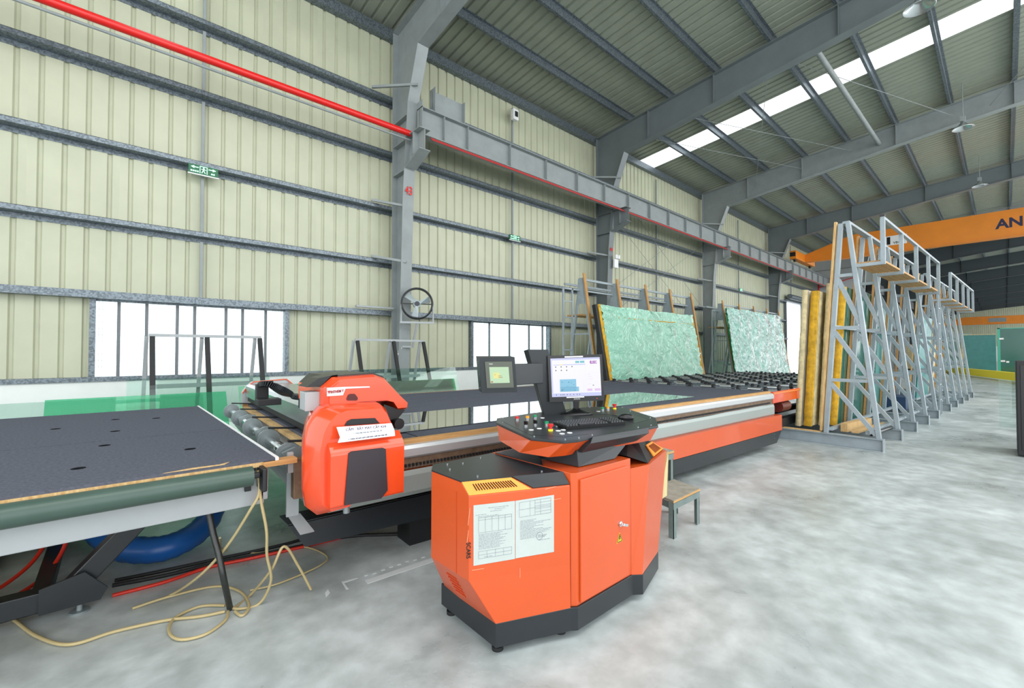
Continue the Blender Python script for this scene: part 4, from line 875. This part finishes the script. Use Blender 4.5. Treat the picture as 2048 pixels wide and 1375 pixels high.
text('\u25d6LISEC', .03, lg_, scr_, tuple(mO+mX*(.83*MWd)+mY*(.83*MHt)+mN*.002), mX, mY, 'logo', bold=.0012, sx=.62)
quadbox(MB(), mO, mX, mY, mN, .13, .27, MHt-.018, MHt-.008, 0, .001).build('sticker_strip', m_white, Mn)
quadbox(MB(), mO, mX, mY, mN, .13, .265, .028, .036, 0, .001).build('sticker_strip', m_white, Mn)
text('SAMSUNG', .0105, m_white, Mn, tuple(mO+mX*(.5*MWd)+mY*.018+mN*.001), mX, mY, 'maker_mark')
quadbox(MB(), mO, mX, mY, mN, .36, .364, .016, .02, 0, .002).build('power_light', mat('led_red', 'FF3020', .3, emit=2), Mn)
nk = mO+mX*(MWd/2)-mN*.03
MB().loft([[tuple(nk+mX*a+Vector((0, 0, .03))-mN*b) for a, b in ((-.025, 0), (.025, 0), (.025, .03), (-.025, .03))], [tuple(Vector((nk.x, nk.y, 1.06))+mX*a-mN*b) for a, b in ((-.02, 0), (.02, 0), (.02, .03), (-.02, .03))]]).build('neck', m_black, Mn, .006)
st_ = MB(); n = 28; base = Vector((nk.x, nk.y, DZ))-mN*.005
st_.loft([[tuple(base+mX*math.cos(2*PI*i/n)*r*1.25+mN*math.sin(2*PI*i/n)*r*.85+zu*h) for i in range(n)] for r, h in ((.1, .0), (.1, .008), (.07, .018), (.03, .035), (.02, .045))], True); st_.build('base', m_black, Mn)
# keyboard, mouse
kx = Vector((.44, -.135, 0)).normalized(); ky = Vector((-kx.y, kx.x, 0)); kO = Vector((2.05, 1.79, DZ+.001))
Kb = thing('keyboard', 'black computer keyboard lying on console desk', 'keyboard', tuple(kO)); kY = (ky+zu*.05).normalized(); kN = kx.cross(kY)
quadbox(MB(), kO, kx, kY, kN, 0, .45, 0, .165, 0, .018).build('case', m_black, Kb, .004)
mkey = mat('key_cap', '26282C', .35); k0 = None
key = MB().loft([[(-.0085, -.0085, 0), (.0085, -.0085, 0), (.0085, .0085, 0), (-.0085, .0085, 0)], [(-.006, -.006, .008), (.006, -.006, .008), (.006, .006, .008), (-.006, .006, .008)]])
rotk = Matrix((kx, kY, kN)).transposed().to_euler()
for r in range(6):
    for c in range(21):
        u = .018+c*.0205+(.006 if c > 14 else 0); v = .02+r*.0235+(.006 if r == 5 else 0)
        if r == 0 and 4 <= c <= 9: continue
        if c in (15,) or (c in (18,) and r < 5 and False): continue
        if u > .44: continue
        p = kO+kx*u+kY*v+kN*.018
        if k0 is None: k0 = key.build('key', mkey, Kb, org=(0, 0, 0)); k0.rotation_euler = rotk; k0.location = p-kO
        else: inst(k0, Kb, tuple(p-kO), rotk)
p = kO+kx*.155+kY*.02+kN*.018; quadbox(MB(), p, kx, kY, kN, -.055, .055, -.0085, .0085, 0, .008).build('space_bar', mkey, Kb, .002)
ms = thing('computer_mouse', 'black computer mouse resting at right of keyboard', 'mouse', (2.70, 1.80, DZ)); n = 18
md_ = Vector((.5, -.6, 0)).normalized(); me_ = Vector((-md_.y, md_.x, 0)); c0 = Vector((2.68, 1.79, DZ+.002))
MB().loft([[tuple(c0+md_*math.cos(2*PI*i/n)*.055*s+me_*math.sin(2*PI*i/n)*.03*s+zu*h) for i in range(n)] for s, h in ((.92, 0), (1, .008), (.95, .02), (.75, .031), (.4, .037), (.05, .039))], True).build('body', m_black, ms)
MB().tube(c0+md_*.03+zu*.03+me_*.003, c0+md_*.03+zu*.03-me_*.003, .01, 10).build('wheel', m_dark, ms)
hose('mouse_cable', [(2.72, 1.84, DZ+.006), (2.76, 1.95, DZ+.006), (2.72, 2.05, DZ+.006), (2.66, 2.12, DZ+.006)], .002, m_black, 'thin black mouse cable running back to the monitor', 'cable')
# ================================================================== STEP STOOL
S = thing('step_stool', 'two step stool of green grey angle steel with plywood treads behind console', 'stool', (3.6, 2.1, 0))
m_sg = mat('stool_green_grey', '6C7B78', .45, noise=.2, nscale=10)
st1 = [Vector((3.36, 1.80, 0)), Vector((3.83, 1.81, 0)), Vector((3.92, 2.1, 0)), Vector((3.45, 2.09, 0))]
hz1, hz2 = .29, .56
def frame(q, h, h0=0, nm='leg'):
    c = sum(q, Vector())/4
    for p in q:
        i = p+(c-p)*.04; lg = MB(); dx = Vector((1, 0, 0)) if c.x > p.x else Vector((-1, 0, 0)); dy = Vector((0, 1, 0)) if c.y > p.y else Vector((0, -1, 0))
        lg.box(p.x, p.x+dx.x*.045, p.y, p.y+dy.y*.005, h0, h).box(p.x, p.x+dx.x*.005, p.y, p.y+dy.y*.045, h0, h); lg.build(nm, m_sg, S)
    for a, b in zip(q, q[1:]+q[:1]): MB().bar(a+zu*(h-.03), b+zu*(h-.03), .006, .05).build('rail', m_sg, S)
    MB().slab([p+(p-c)*.03+zu*h for p in q], (0, 0, .02)).build('tread', m_ply, S)
    MB().slab([q[0]+(q[0]-c)*.04+zu*(h), q[1]+(q[1]-c)*.04+zu*h, q[1]+zu*h, q[0]+zu*h], (0, 0, .017)).build('tread_edge', m_wood, S)
frame(st1, hz1)
st2 = [Vector((3.45, 2.09, 0)), Vector((3.92, 2.1, 0)), Vector((3.98, 2.33, 0)), Vector((3.52, 2.33, 0))]
frame(st2, hz2)
# ================================================================== GLASS RACKS (right)
RR = math.radians(-2.4)
def rack(x0, ybase, label, n=5, pitch=1.33, cap=False):
    t = thing('glass_rack', label, 'rack', (x0, ybase, 0), RR, local=True)
    # one trestle, its pieces as sub-parts; then copies
    def trestle(i):
        X = i*pitch; w = .05
        m_ = MB(); m_.bar((X, 0, .19), (X, .345, 3.58), .07, .06, (0, 1, 0)); fl_ = m_.build('front_leg', m_rack, t, .004)
        m_ = MB(); m_.bar((X, .68, .19), (X, .44, 3.58), .07, .06, (0, 1, 0)); m_.build('rear_leg', m_rack, t, .004)
        bb = MB(); bb.box(X-.005, X+.005, -.06, 1.9, .012, .178); bb.box(X-.06, X+.06, -.06, 1.9, 0, .012); bb.box(X-.06, X+.06, -.06, 1.9, .178, .19); bb.box(X-.06, X+.06, -.06, -.05, .012, .178)
        bb.build('base_beam', m_rack, t)
        for z in (1.06, 1.9, 2.74):
            ya = .345*(z-.19)/3.39; yb = .68-.24*(z-.19)/3.39
            MB().bar((X, ya, z), (X, yb, z), .05, .05).build('rung', m_rack, t)
        for za, zb in ((2.68, 1.96), (1.84, 1.14), (1.0, .24)):
            ya = .68-.24*(za-.19)/3.39-.02; yb = .345*(zb-.19)/3.39+.03
            MB().bar((X, ya, za), (X, yb, zb), .045, .06, (0, 1, 0)).build('diagonal_brace', m_rack, t)
        MB().bar((X, .745, .22), (X, .505, 3.62), .07, .035, (0, 1, 0)).build('timber_batten', m_woodp if i == 0 else m_wood, t, .003)
        MB().bar((X, .30, 2.87), (X, -.11, 2.87), .05, .05).build('walkway_bracket', m_rack, t)
        MB().bar((X, -.085, 2.87), (X, -.085, 3.53), .055, .055, (0, 1, 0)).build('guard_post', m_rack, t)
        MB().box(X-.04, X+.04, .75, 1.85, .19, .205).build('timber_bearer', m_woodp, t)
    for i in range(n): trestle(i)
    for i in range(n-1):
        X = i*pitch
        for k in range(4):
            y = -.08+k*.095; MB().box(X+.04, X+pitch-.1, y, y+.088, 2.895, 2.925).build('walkway_plank', m_wood, t)
    MB().box(-.02, (n-1)*pitch+.03, -.11, -.06, 3.53, 3.57).build('hand_rail', m_rack, t); MB().box(0, (n-1)*pitch, .33, .42, 3.57, 3.61).build('top_rail', m_rack, t)
    for z, y in ((.23, .12), (.23, .6), (1.9, .54)): MB().box(.03, (n-1)*pitch-.03, y, y+.05, z, z+.05).build('tie_rail', m_rack, t)
    if cap: MB().box(-.03, .03, -.115, -.055, 3.57, 3.6).build('end_cap', m_black, t)
    return t
R1 = rack(8.67, 1.30, 'nearest tall grey A-frame glass rack with planked walkway', cap=True)
R2 = rack(15.94, 1.0, 'farther tall grey A-frame glass rack behind the ladder')
ld = thing('ladder', 'slim grey steel ladder between the two tall right racks', 'ladder', (15.0, 1.05, 0))
for x in (14.75, 15.15): MB().box(x-.02, x+.02, 1.05, 1.08, 0, 3.55).build('rail', m_rack, ld)
for i in range(9): MB().box(14.77, 15.13, 1.055, 1.075, .35+i*.37, .375+i*.37).build('rung', m_rack, ld)
def pack(name, label, x0, L, yb, zb, yt, zt, th, m, group=None, me=None, cat='glass', caps=True):
    t = thing(name, label, cat, (x0, yb, zb))
    d = Vector((0, yt-yb, zt-zb)).normalized(); nn = Vector((0, d.z, -d.y)); h = math.hypot(yt-yb, zt-zb); dx = Vector((1, -.042, 0)).normalized()
    o = Vector((x0, yb, zb))
    quadbox(MB(), o, dx, d, nn, 0, L, 0, h, 0, th).build('glass_stack', m, t)
    if me:
        mb = MB(); N_ = 26; vs = []
        for i in range(N_+1):
            v = h*i/N_; j = (random.random()-.5)*.02
            vs.append([tuple(o+dx*(-.03+j)+d*v+nn*(-.012)), tuple(o+dx*(-.03-j)+d*v+nn*(th+.012)), tuple(o+dx*.05+d*v+nn*(th+.012+j)), tuple(o+dx*.05+d*v+nn*(-.012))])
        mb.loft(vs, True); mb.build('edge_foam', me, t)
    return t
# packs resting on near rack, seen end-on
specs = [(9.55, 2.6, 2.03, 1.86, 2.66, .07, m_gstack, m_foam, 'yellow foam edged glass pack, leftmost against nearest rack'),
         (9.35, 2.6, 2.17, 2.02, 2.72, .05, m_cream, m_cream, 'cream wrapped glass pack between yellow edged packs on nearest rack'),
         (9.1, 2.6, 2.30, 2.16, 2.58, .085, m_cream, m_foam, 'yellow foam edged glass pack with torn top, outermost on nearest rack'),
         (9.0, 2.6, 2.44, 2.30, 2.6, .05, m_white, m_cream, 'white edged glass pack standing outermost left on nearest rack')]
for x0, L, yb, yt, zt_, th, m_, me, l in specs: pack('wrapped_glass_pack', l, x0, L, yb, .21, yt, zt_, th, m_, 'wrapped packs on nearest rack', me)
for i, (x0, yb, m_, l) in enumerate(((11.5, 1.95, m_teal, 'teal glass stack leaning in the middle of nearest rack'), (12.4, 2.2, m_dark, 'dark glass stack leaning near the end of nearest rack'), (16.1, 1.62, m_teal, 'teal glass stack leaning on start of the farther rack'), (18.6, 1.7, m_cream, 'pale wrapped glass stack leaning on end of the farther rack'))):
    pack('glass_stack', l, x0, 1.8, yb, .21, yb-.13, 2.5, .12, m_)
# timber and pipes lying on the base beams
tag(MB().bar((9.0, 1.80, .26), (10.1, 1.66, .26), .1, .14).build('timber_block', m_woodp, None, .004, org=(9.5, 1.7, .2)), 'pale marked timber block lying across base of nearest rack', 'timber')
tag(MB().bar((8.8, 1.62, .235), (10.3, 1.45, .235), .09, .035).build('timber_plank', m_woodp, None, .003, org=(9.5, 1.5, .2)), 'rough timber plank lying on base beams of nearest rack', 'timber')
tag(MB().tube((8.85, 1.42, .22), (9.9, 1.32, .22), .03, 12).build('black_pipe', m_black, None, org=(9.3, 1.4, .2)), 'short black pipe lying on base beam of nearest rack', 'pipe')
tag(MB().box(13.2, 14.4, 1.5, 1.9, .2, .5).build('blue_crate', mat('dark_blue_paint', '1F3C5C', .5), None, .01, org=(13.8, 1.7, .2)), 'dark blue box tucked inside end of nearest rack', 'box')
# ================================================================== WALL SIDE RACKS
def back_rack(x0, n, pitch, yb, H, label, lean=.55, gl=None, wood=m_wood, base_y=None):
    t = thing('storage_rack', label, 'rack', (x0, yb, 0))
    for i in range(n):
        X = x0+i*pitch; 
        MB().bar((X, yb, .1), (X, yb+lean, H), .06, .06, (0, 1, 0)).build('front_leg', m_rack, t, .003)
        MB().bar((X, yb+1.15, .1), (X, yb+lean+.08, H), .06, .06, (0, 1, 0)).build('rear_leg', m_rack, t, .003)
        MB().bar((X, yb-.045, .15), (X, yb+lean-.045, H+.12), .09, .035, (0, 1, 0)).build('timber_batten', wood, t, .003)
        MB().bar((X, yb+.62, .1+.0), (X, yb+.3, 1.9), .04, .04, (0, 1, 0)).build('diagonal_brace', m_rack, t)
        for z in (1.0, 2.0, 2.9): 
            f = (z-.1)/(H-.1); MB().bar((X, yb+lean*f, z), (X, yb+1.15-(1.15-lean-.08)*f, z), .04, .04).build('rung', m_rack, t)
        MB().bar((X, yb-.3, .05), (X, yb+1.2, .05), .1, .1).build('base_beam', m_rack, t)
        MB().slab([(X-.05, yb+lean-.02, H-.02), (X-.05, yb+lean+.12, H-.02), (X-.05, yb+lean+.16, H-.7), (X-.05, yb+lean-.1, H-.7)], (.006, 0, 0)).build('gusset_plate', m_rack, t)
    e = x0+(n-1)*pitch
    for z, y in ((H-.06, yb+lean+.04), (H-.12, yb+1.15)): MB().box(x0-.02, e+.02, y, y+.05, z, z+.06).build('top_rail', m_rack, t)
    MB().box(x0-.7, e, yb+.6, yb+.64, H-.35, H-.31).build('guard_rail', m_rack, t)
    MB().box(x0, x0+1.3, yb+.62, yb+1.1, H-1.0, H-.96).build('walkway_plank', wood, t)
    lx = x0-.7
    for x in (lx, lx+.35): MB().box(x-.02, x+.02, yb+.6, yb+.64, .0, H-.3).build('ladder_rail', m_rack, t)
    for k in range(7): MB().box(lx, lx+.35, yb+.605, yb+.635, .3+k*.42, .33+k*.42).build('ladder_rung', m_rack, t)
    return t
back_rack(9.25, 5, 1.5, 6.95, 3.5, 'pale rack with timber battens behind the big wrapped glass pack')
back_rack(18.7, 5, 1.7, 7.3, 3.55, 'pale rack with timber battens behind the farther wrapped glass pack')
def wrapped(name, label, x0, x1, yb, yt, z0, z1, g, foam, bars):
    t = thing(name, label, 'glass', ((x0+x1)/2, yb, 0)); d = Vector((0, yt-yb, z1-z0)); h = d.length; d.normalize(); nn = Vector((0, d.z, -d.y)); o = Vector((x0, yb, z0)); dx = Vector((1, 0, 0)); L = x1-x0
    # crumpled film
    nx, nz = 60, 30; vs = []; rr = random.Random(int(x0*10))
    ph = [(rr.uniform(1, 12), rr.uniform(1, 10), rr.uniform(0, 6.28), rr.uniform(.004, .016)) for _ in range(14)]
    for j in range(nz+1):
        for i in range(nx+1):
            u = i/nx; v = j/nz; k = sum(a*math.sin(fx*6.28*u+fz*6.28*v+p) for fx, fz, p, a in ph)
            sag = .03*math.sin(u*PI*3)**2*(v > .95)
            vs.append(o+dx*(L*u)+d*(h*v-sag)+nn*(-.07-abs(k)))
    fs = [(j*(nx+1)+i, j*(nx+1)+i+1, (j+1)*(nx+1)+i+1, (j+1)*(nx+1)+i) for j in range(nz) for i in range(nx)]
    MB().add(vs, fs, True).build('plastic_film', g, t)
    quadbox(MB(), o, dx, d, nn, .04, L-.04, .02, h-.04, -.06, -.045).build('glass_sheet', g_deep if foam else g_green, t)
    quadbox(MB(), o, dx, d, nn, .04, L-.04, .02, h-.04, -.03, -.015).build('glass_sheet', g_green, t)
    if foam:
        for a in (0, 1):
            mb = MB(); N_ = 24; R = []
            for i in range(N_+1):
                v = h*i/N_; j = (rr.random()-.5)*.05; x = -.03 if a == 0 else L-.03
                R.append([tuple(o+dx*(x+j)+d*v+nn*.0), tuple(o+dx*(x+.07+j)+d*v+nn*.0), tuple(o+dx*(x+.07+j*.5)+d*v+nn*(-.09)), tuple(o+dx*(x+j)+d*v+nn*(-.09))])
            mb.loft(R, True); mb.build('edge_foam', m_foam, t)
        mb = MB(); R = []
        for i in range(31):
            u = L*i/30; j = (rr.random()-.5)*.03; R.append([tuple(o+dx*u+d*(h-.32+j)+nn*(-.085)), tuple(o+dx*u+d*(h-.295+j)+nn*(-.085)), tuple(o+dx*u+d*(h-.295+j)+nn*(-.08)), tuple(o+dx*u+d*(h-.32+j)+nn*(-.08))])
        mb.loft(R, True); mb.build('foam_tape', m_foam, t)
        quadbox(MB(), o, dx, d, nn, -.22, -.12, .0, h-.02, -.1, 0).build('edge_board', m_blackm, t)
        quadbox(MB(), o, dx, d, nn, -.12, -.05, .0, h-.1, -.12, -.02).build('edge_foam', m_foam, t)
    for b in bars: quadbox(MB(), o, dx, d, nn, b*L-.02, b*L+.02, 0, h*.93, -.012, .02).build('rear_bar', m_blackm if foam else mat('brown_bar', '6E5A48', .6), t)
    return t
wrapped('wrapped_glass_pack', 'big green glass pack wrapped in crumpled clear film with yellow foam edges', 9.15, 14.1, 6.5, 6.95, .35, 2.72, g_wrap, True, (.16, .52, .86))
wrapped('wrapped_glass_pack', 'darker teal glass pack in clear film near bright doorway', 17.9, 24.2, 7.0, 7.4, .2, 3.3, g_wrap2, False, (.2, .42, .62, .86))
# ================================================================== SMALL A-FRAMES AND CLEAR GLASS BEHIND THE TABLES
def small_rack(xs_, y, H, label, front=True):
    t = thing('glass_stand', label, 'rack', (xs_[0], y, 0))
    for X in xs_:
        MB().bar((X, y-.55, .1), (X, y, H), .06, .05, (0, 1, 0)).build('padded_leg', m_rub, t, .004)
        MB().bar((X-.09, y+.45, .1), (X-.06, y+.03, H), .045, .045, (0, 1, 0)).build('steel_leg', m_beam, t, .003)
        MB().bar((X-.03, y-.6, .05), (X-.03, y+.5, .05), .09, .09).build('base_foot', m_beam, t)
    MB().box(xs_[0]-.04, xs_[-1]+.02, y-.02, y+.03, H, H+.04).build('top_bar', m_beam, t); MB().box(xs_[0], xs_[-1], y+.12, y+.17, 1.0, 1.06).build('cross_bar', m_beam, t)
    return t
small_rack([.36, .98, 1.66], 7.75, 1.72, 'black padded glass stand before the large left window')
small_rack([3.30, 4.02, 4.68], 7.95, 1.72, 'black padded glass stand in front of column 43')
def sheet(label, x0, x1, yb, yt, z0, z1, g, th=.008, group=None, name='leaning_glass_sheet'):
    d = Vector((0, yt-yb, z1-z0)); h = d.length; d.normalize(); nn = Vector((0, d.z, -d.y)); o = Vector((x0, yb, z0))
    ob = quadbox(MB(), o, Vector((1, 0, 0)), d, nn, 0, x1-x0, 0, h, 0, th).build(name, g, None, org=(x0, yb, z0)); return tag(ob, label, 'glass', group)
sheet('long low green glass sheet leaning behind near table', -.6, 1.15, 6.75, 7.3, .1, .96, g_mint)
sheet('long pale clear glass sheet leaning far left behind near table', -1.5, .9, 6.9, 7.45, .1, .93, g_clear)
sheet('large tall clear glass sheet standing before the left window', .1, 1.75, 7.0, 7.55, .1, 1.16, g_clear)
for i in range(5): sheet(['foremost', 'second', 'third', 'fourth', 'rearmost'][i]+' sheet of deep green glass leaning behind cutting table', 3.3, 4.9-i*.015, 6.86+i*.03, 7.16+i*.03, .1, 1.0-i*.006, g_deep, .012, 'deep green sheets behind cutting table')
sheet('pale green glass sheet seen above aluminium bridge', 1.3, 3.2, 6.9, 7.3, .1, 1.02, g_green)
sheet('thin clear glass sheet above green stack by column 43', 3.2, 5.3, 7.3, 7.7, .1, 1.2, g_clear)
for z, x0, x1 in ((.04, -1.5, 2.2), (.04, 3.0, 5.2)): tag(MB().box(x0, x1, 6.7, 7.12, 0, .095).build('timber_bearer', m_wood, None, org=(x0, 6.9, 0)), 'timber bearer under glass sheets '+('behind near table' if x0 < 0 else 'behind cutting table'), 'timber')
# ================================================================== WALL FAN
Fn = thing('wall_fan', 'round grey industrial fan on bracket fixed to numbered column', 'fan', (4.82, 8.5, 2.56))
fx, fy, fz = 4.82, 8.45, 2.56; n = 40; fd = Vector((-.45, -1, 0)).normalized(); fr_ = Vector((-fd.y, fd.x, 0)); 
def tor(r, t0, w, nm, m_):
    mb = MB(); mb.loft([[tuple(Vector((fx, fy, fz))+(fr_*math.cos(a)+zu*math.sin(a))*rr+fd*dd) for rr, dd in ((r-t0, -w), (r+t0, -w), (r+t0, w), (r-t0, w))] for a in [2*PI*i/n for i in range(n+1)]], True, False); mb.build(nm, m_, Fn)
tor(.32, .012, .07, 'shroud', m_dark); tor(.335, .012, .012, 'guard_ring', m_dark)
c = Vector((fx, fy, fz)); MB().tube(c-fd*.02, c+fd*.02, .05, 16).build('hub', m_dark, Fn); MB().tube(c-fd*.14, c-fd*.03, .085, 16).build('motor', m_cast, Fn)
for k in range(3):
    a = .35+2*PI*k/3; u = fr_*math.cos(a)+zu*math.sin(a); v = fr_*-math.sin(a)+zu*math.cos(a)
    MB().slab([tuple(c+u*.05-v*.03), tuple(c+u*.28-v*.07-fd*.02), tuple(c+u*.29+v*.07+fd*.03), tuple(c+u*.05+v*.03)], tuple(fd*.004)).build('blade', m_cast, Fn)
MB().bar(c-fr_*.32-fd*.06, c+fr_*.32-fd*.06, .02, .02).build('motor_bar', m_blackm, Fn)
MB().bar(c-fr_*.33-zu*.02, c-fr_*.34-zu*.40, .03, .03, (0, 1, 0)).build('bracket_arm', m_beam, Fn); MB().bar(c+fr_*.33-zu*.02, c+fr_*.34-zu*.40, .03, .03, (0, 1, 0)).build('bracket_arm', m_beam, Fn)
MB().bar(c-fr_*.36-zu*.41, c+fr_*.36-zu*.41, .04, .04).build('bracket_base', m_beam, Fn)
MB().bar(c-zu*.42, c-zu*.95+Vector((0, .2, 0)), .04, .04, (0, 1, 0)).build('stand_pipe', m_beam, Fn); MB().bar(c-zu*.93+Vector((0, .2, 0)), c-zu*.93+Vector((-.2, .38, 0)), .04, .04).build('stand_arm', m_beam, Fn)
tag(MB().box(3.72, 4.56, 9.02, 9.1, 2.46, 2.5).build('shelf_angle', m_beam, None, org=(4.1, 9.05, 2.48)), 'pale steel angle jutting from girt left of wall fan', 'bracket')
# ================================================================== CRANES
def crane(x, y0, y1, zb, zt_, label, letters=None, skew=0, thick=.34):
    t = thing('overhead_crane', label, 'crane', (x, 6.6, zb))
    sx = lambda y: x+(8.3-y)*skew
    Rg = [(y0, zb+.02), (y0-1.6, zb-.02), (y1, zb-.02), (y1, zt_), (y0-2.3, zt_), (y0, zb+.45)]
    mb = MB(); mb.loft([[(sx(y)-thick/2, y, z) for y, z in Rg], [(sx(y)+thick/2, y, z) for y, z in Rg]]); mb.build('box_girder', m_crane, t)
    mb = MB(); mb.loft([[(sx(y)-thick/2-.06, y, z) for y, z in ((y0-1.5, zb-.05), (y1, zb-.05), (y1, zb-.02), (y0-1.5, zb-.02))], [(sx(y)+thick/2+.06, y, z) for y, z in ((y0-1.5, zb-.05), (y1, zb-.05), (y1, zb-.02), (y0-1.5, zb-.02))]]); mb.build('lower_flange', m_crane, t)
    MB().box(sx(y0)-1.9, sx(y0)+1.9, y0-.02, y0+.3, zb+.02, zb+.48).build('end_carriage', m_crane, t, .01)
    for dx_ in (-1.5, 1.5): MB().tube((sx(y0)+dx_, y0+.1, zb+.02), (sx(y0)+dx_, y0+.2, zb+.02), .14, 18).build('wheel', m_rub, t)
    MB().box(sx(y0)-1.93, sx(y0)-1.9, y0+.0, y0+.28, zb+.15, zb+.38).build('buffer', m_blackm, t)
    return t, sx
CR, sx = crane(31.0, 7.98, -8.5, 6.93, 8.15, 'big orange overhead crane girder with dark blue letters AN', skew=0)
xf = 31.0-.172
text('AN', .62, m_navy, CR, (xf, -.42, 7.52), (0, -1, 0), (0, 0, 1), 'lettering', .02, align='LEFT', sx=.95).location.y += .62
pl2 = MB().box(xf-.004, xf, 3.35, 4.3, 7.25, 7.75).build('name_plate', m_white, CR)
MB().box(xf-.008, xf-.004, 4.02, 4.16, 7.3, 7.7).build('plate_logo', m_black, pl2)
text('VBGL', .17, m_dark, pl2, (xf-.006, 3.7, 7.36), (0, -1, 0), (0, 0, 1), 'plate_lettering', .002)
C2, _ = crane(100.0, 6.5, -8.5, 5.9, 7.1, 'small looking distant rust orange crane across far end of hall', skew=0)
MB().box(99.8, 99.825, -.2, 1.6, 6.2, 6.8).build('name_plate', m_steel, C2)
tag(MB().box(41, 97, 6.3, 6.7, 6.0, 6.7).build('runway_beam', m_blackm, None, org=(41, 6.5, 6)), 'dark far crane runway beam along left of the deep hall', 'girder')
# far stock of glass, yellow beam on the floor, dark cabinet at right edge
def far_pack(name, label, x, y0, y1, H, m_, th=.5, cap=None):
    t = thing(name, label, 'glass', (x, (y0+y1)/2, 0))
    MB().box(x, x+th, y0, y1, .15, H).build('glass_stack', m_, t); MB().box(x, x+th, y0, y1, 0, .15).build('base_skid', m_blackm, t)
    if cap: MB().box(x-.03, x+th, y1-.12, y1, .15, H).build('edge_strip', cap, t); MB().box(x-.03, x+.02, y0, y1, H-.05, H).build('top_strip', cap, t)
    return t
yy = lambda u, x: at(u, 700, x=x).y
far_pack('glass_pack', 'far teal film wrapped glass pack beyond the yellow beam', 47.2, yy(1992, 47), yy(1922, 47), 2.85, m_teal, .5, m_cream)
g = far_pack('glass_pack', 'far deep green stack of tall glass sheets at right edge', 40, yy(2070, 40), yy(1995, 40), 3.0, m_gstack, .5, m_gedge)
for a, b, z in ((1999, 2008, 2.3), (2001, 2010, .95), (2012, 2018, .9)): MB().box(39.95, 39.99, yy(b, 40), yy(a, 40), z, z+.1).build('paper_label', m_white, g)
far_pack('glass_pack', 'far pale bluish glass sheets left of the teal wrapped pack', 48.5, yy(1943, 48.5), yy(1895, 48.5), 2.95, mat('pale_teal_glass', '8DB9B5', .2, noise=.1, nscale=1), .3)
far_pack('glass_pack', 'far white wrapped stack glimpsed low behind the right racks', 50, 3.0, 5.6, 2.2, m_cream, .5)
tag(MB().bar((46.5, 3.1, .28), (30.5, -1.4, .28), .3, .4).build('yellow_beam', m_yel, None, .01, org=(40, 1.2, 0)), 'long bright yellow steel beam lying on far floor', 'beam')
for k, (x, y) in enumerate(((45.8, 2.9), (33, -.7))): tag(MB().box(x-.2, x+.2, y-.3, y+.3, 0, .075).build('beam_support', m_wood, None, org=(x, y, 0)), 'timber support under '+('far' if k == 0 else 'near')+' end of the yellow beam', 'timber')
bc = thing('dark_cabinet', 'tall matt black cabinet cut off by right edge of photo', 'cabinet', (9.75, -.5, 0))
MB().box(9.72, 10.5, -.9, -.10, .02, 1.38).build('body', m_blackm, bc, .01)
MB().box(9.71, 9.72, -.86, -.14, .1, 1.32).build('door', m_black, bc, .003); MB().box(9.74, 10.45, -.88, -.12, 0, .02).build('plinth', m_black, bc)
bf = thing('small_black_frame', 'small black framed display standing on the black cabinet', 'display', (9.95, -.3, 1.38))
fb_ = MB()
for a, b, c, d in ((-.62, -.58, 1.38, 1.62), (-.24, -.20, 1.38, 1.62), (-.62, -.2, 1.58, 1.62), (-.62, -.2, 1.38, 1.42)): fb_.box(9.93, 9.97, a, b, c, d)
fb_.build('frame', m_black, bf); MB().box(9.945, 9.955, -.58, -.24, 1.42, 1.58).build('panel', m_dark, bf)
tag(MB().box(13.4, 13.41, -.75, .1, .0, .95).build('glass_offcut', glass('faint_glass', 'F4FAF8', 1), None, org=(13.4, -.3, 0)), 'faint clear glass sheet standing left of black cabinet', 'glass')
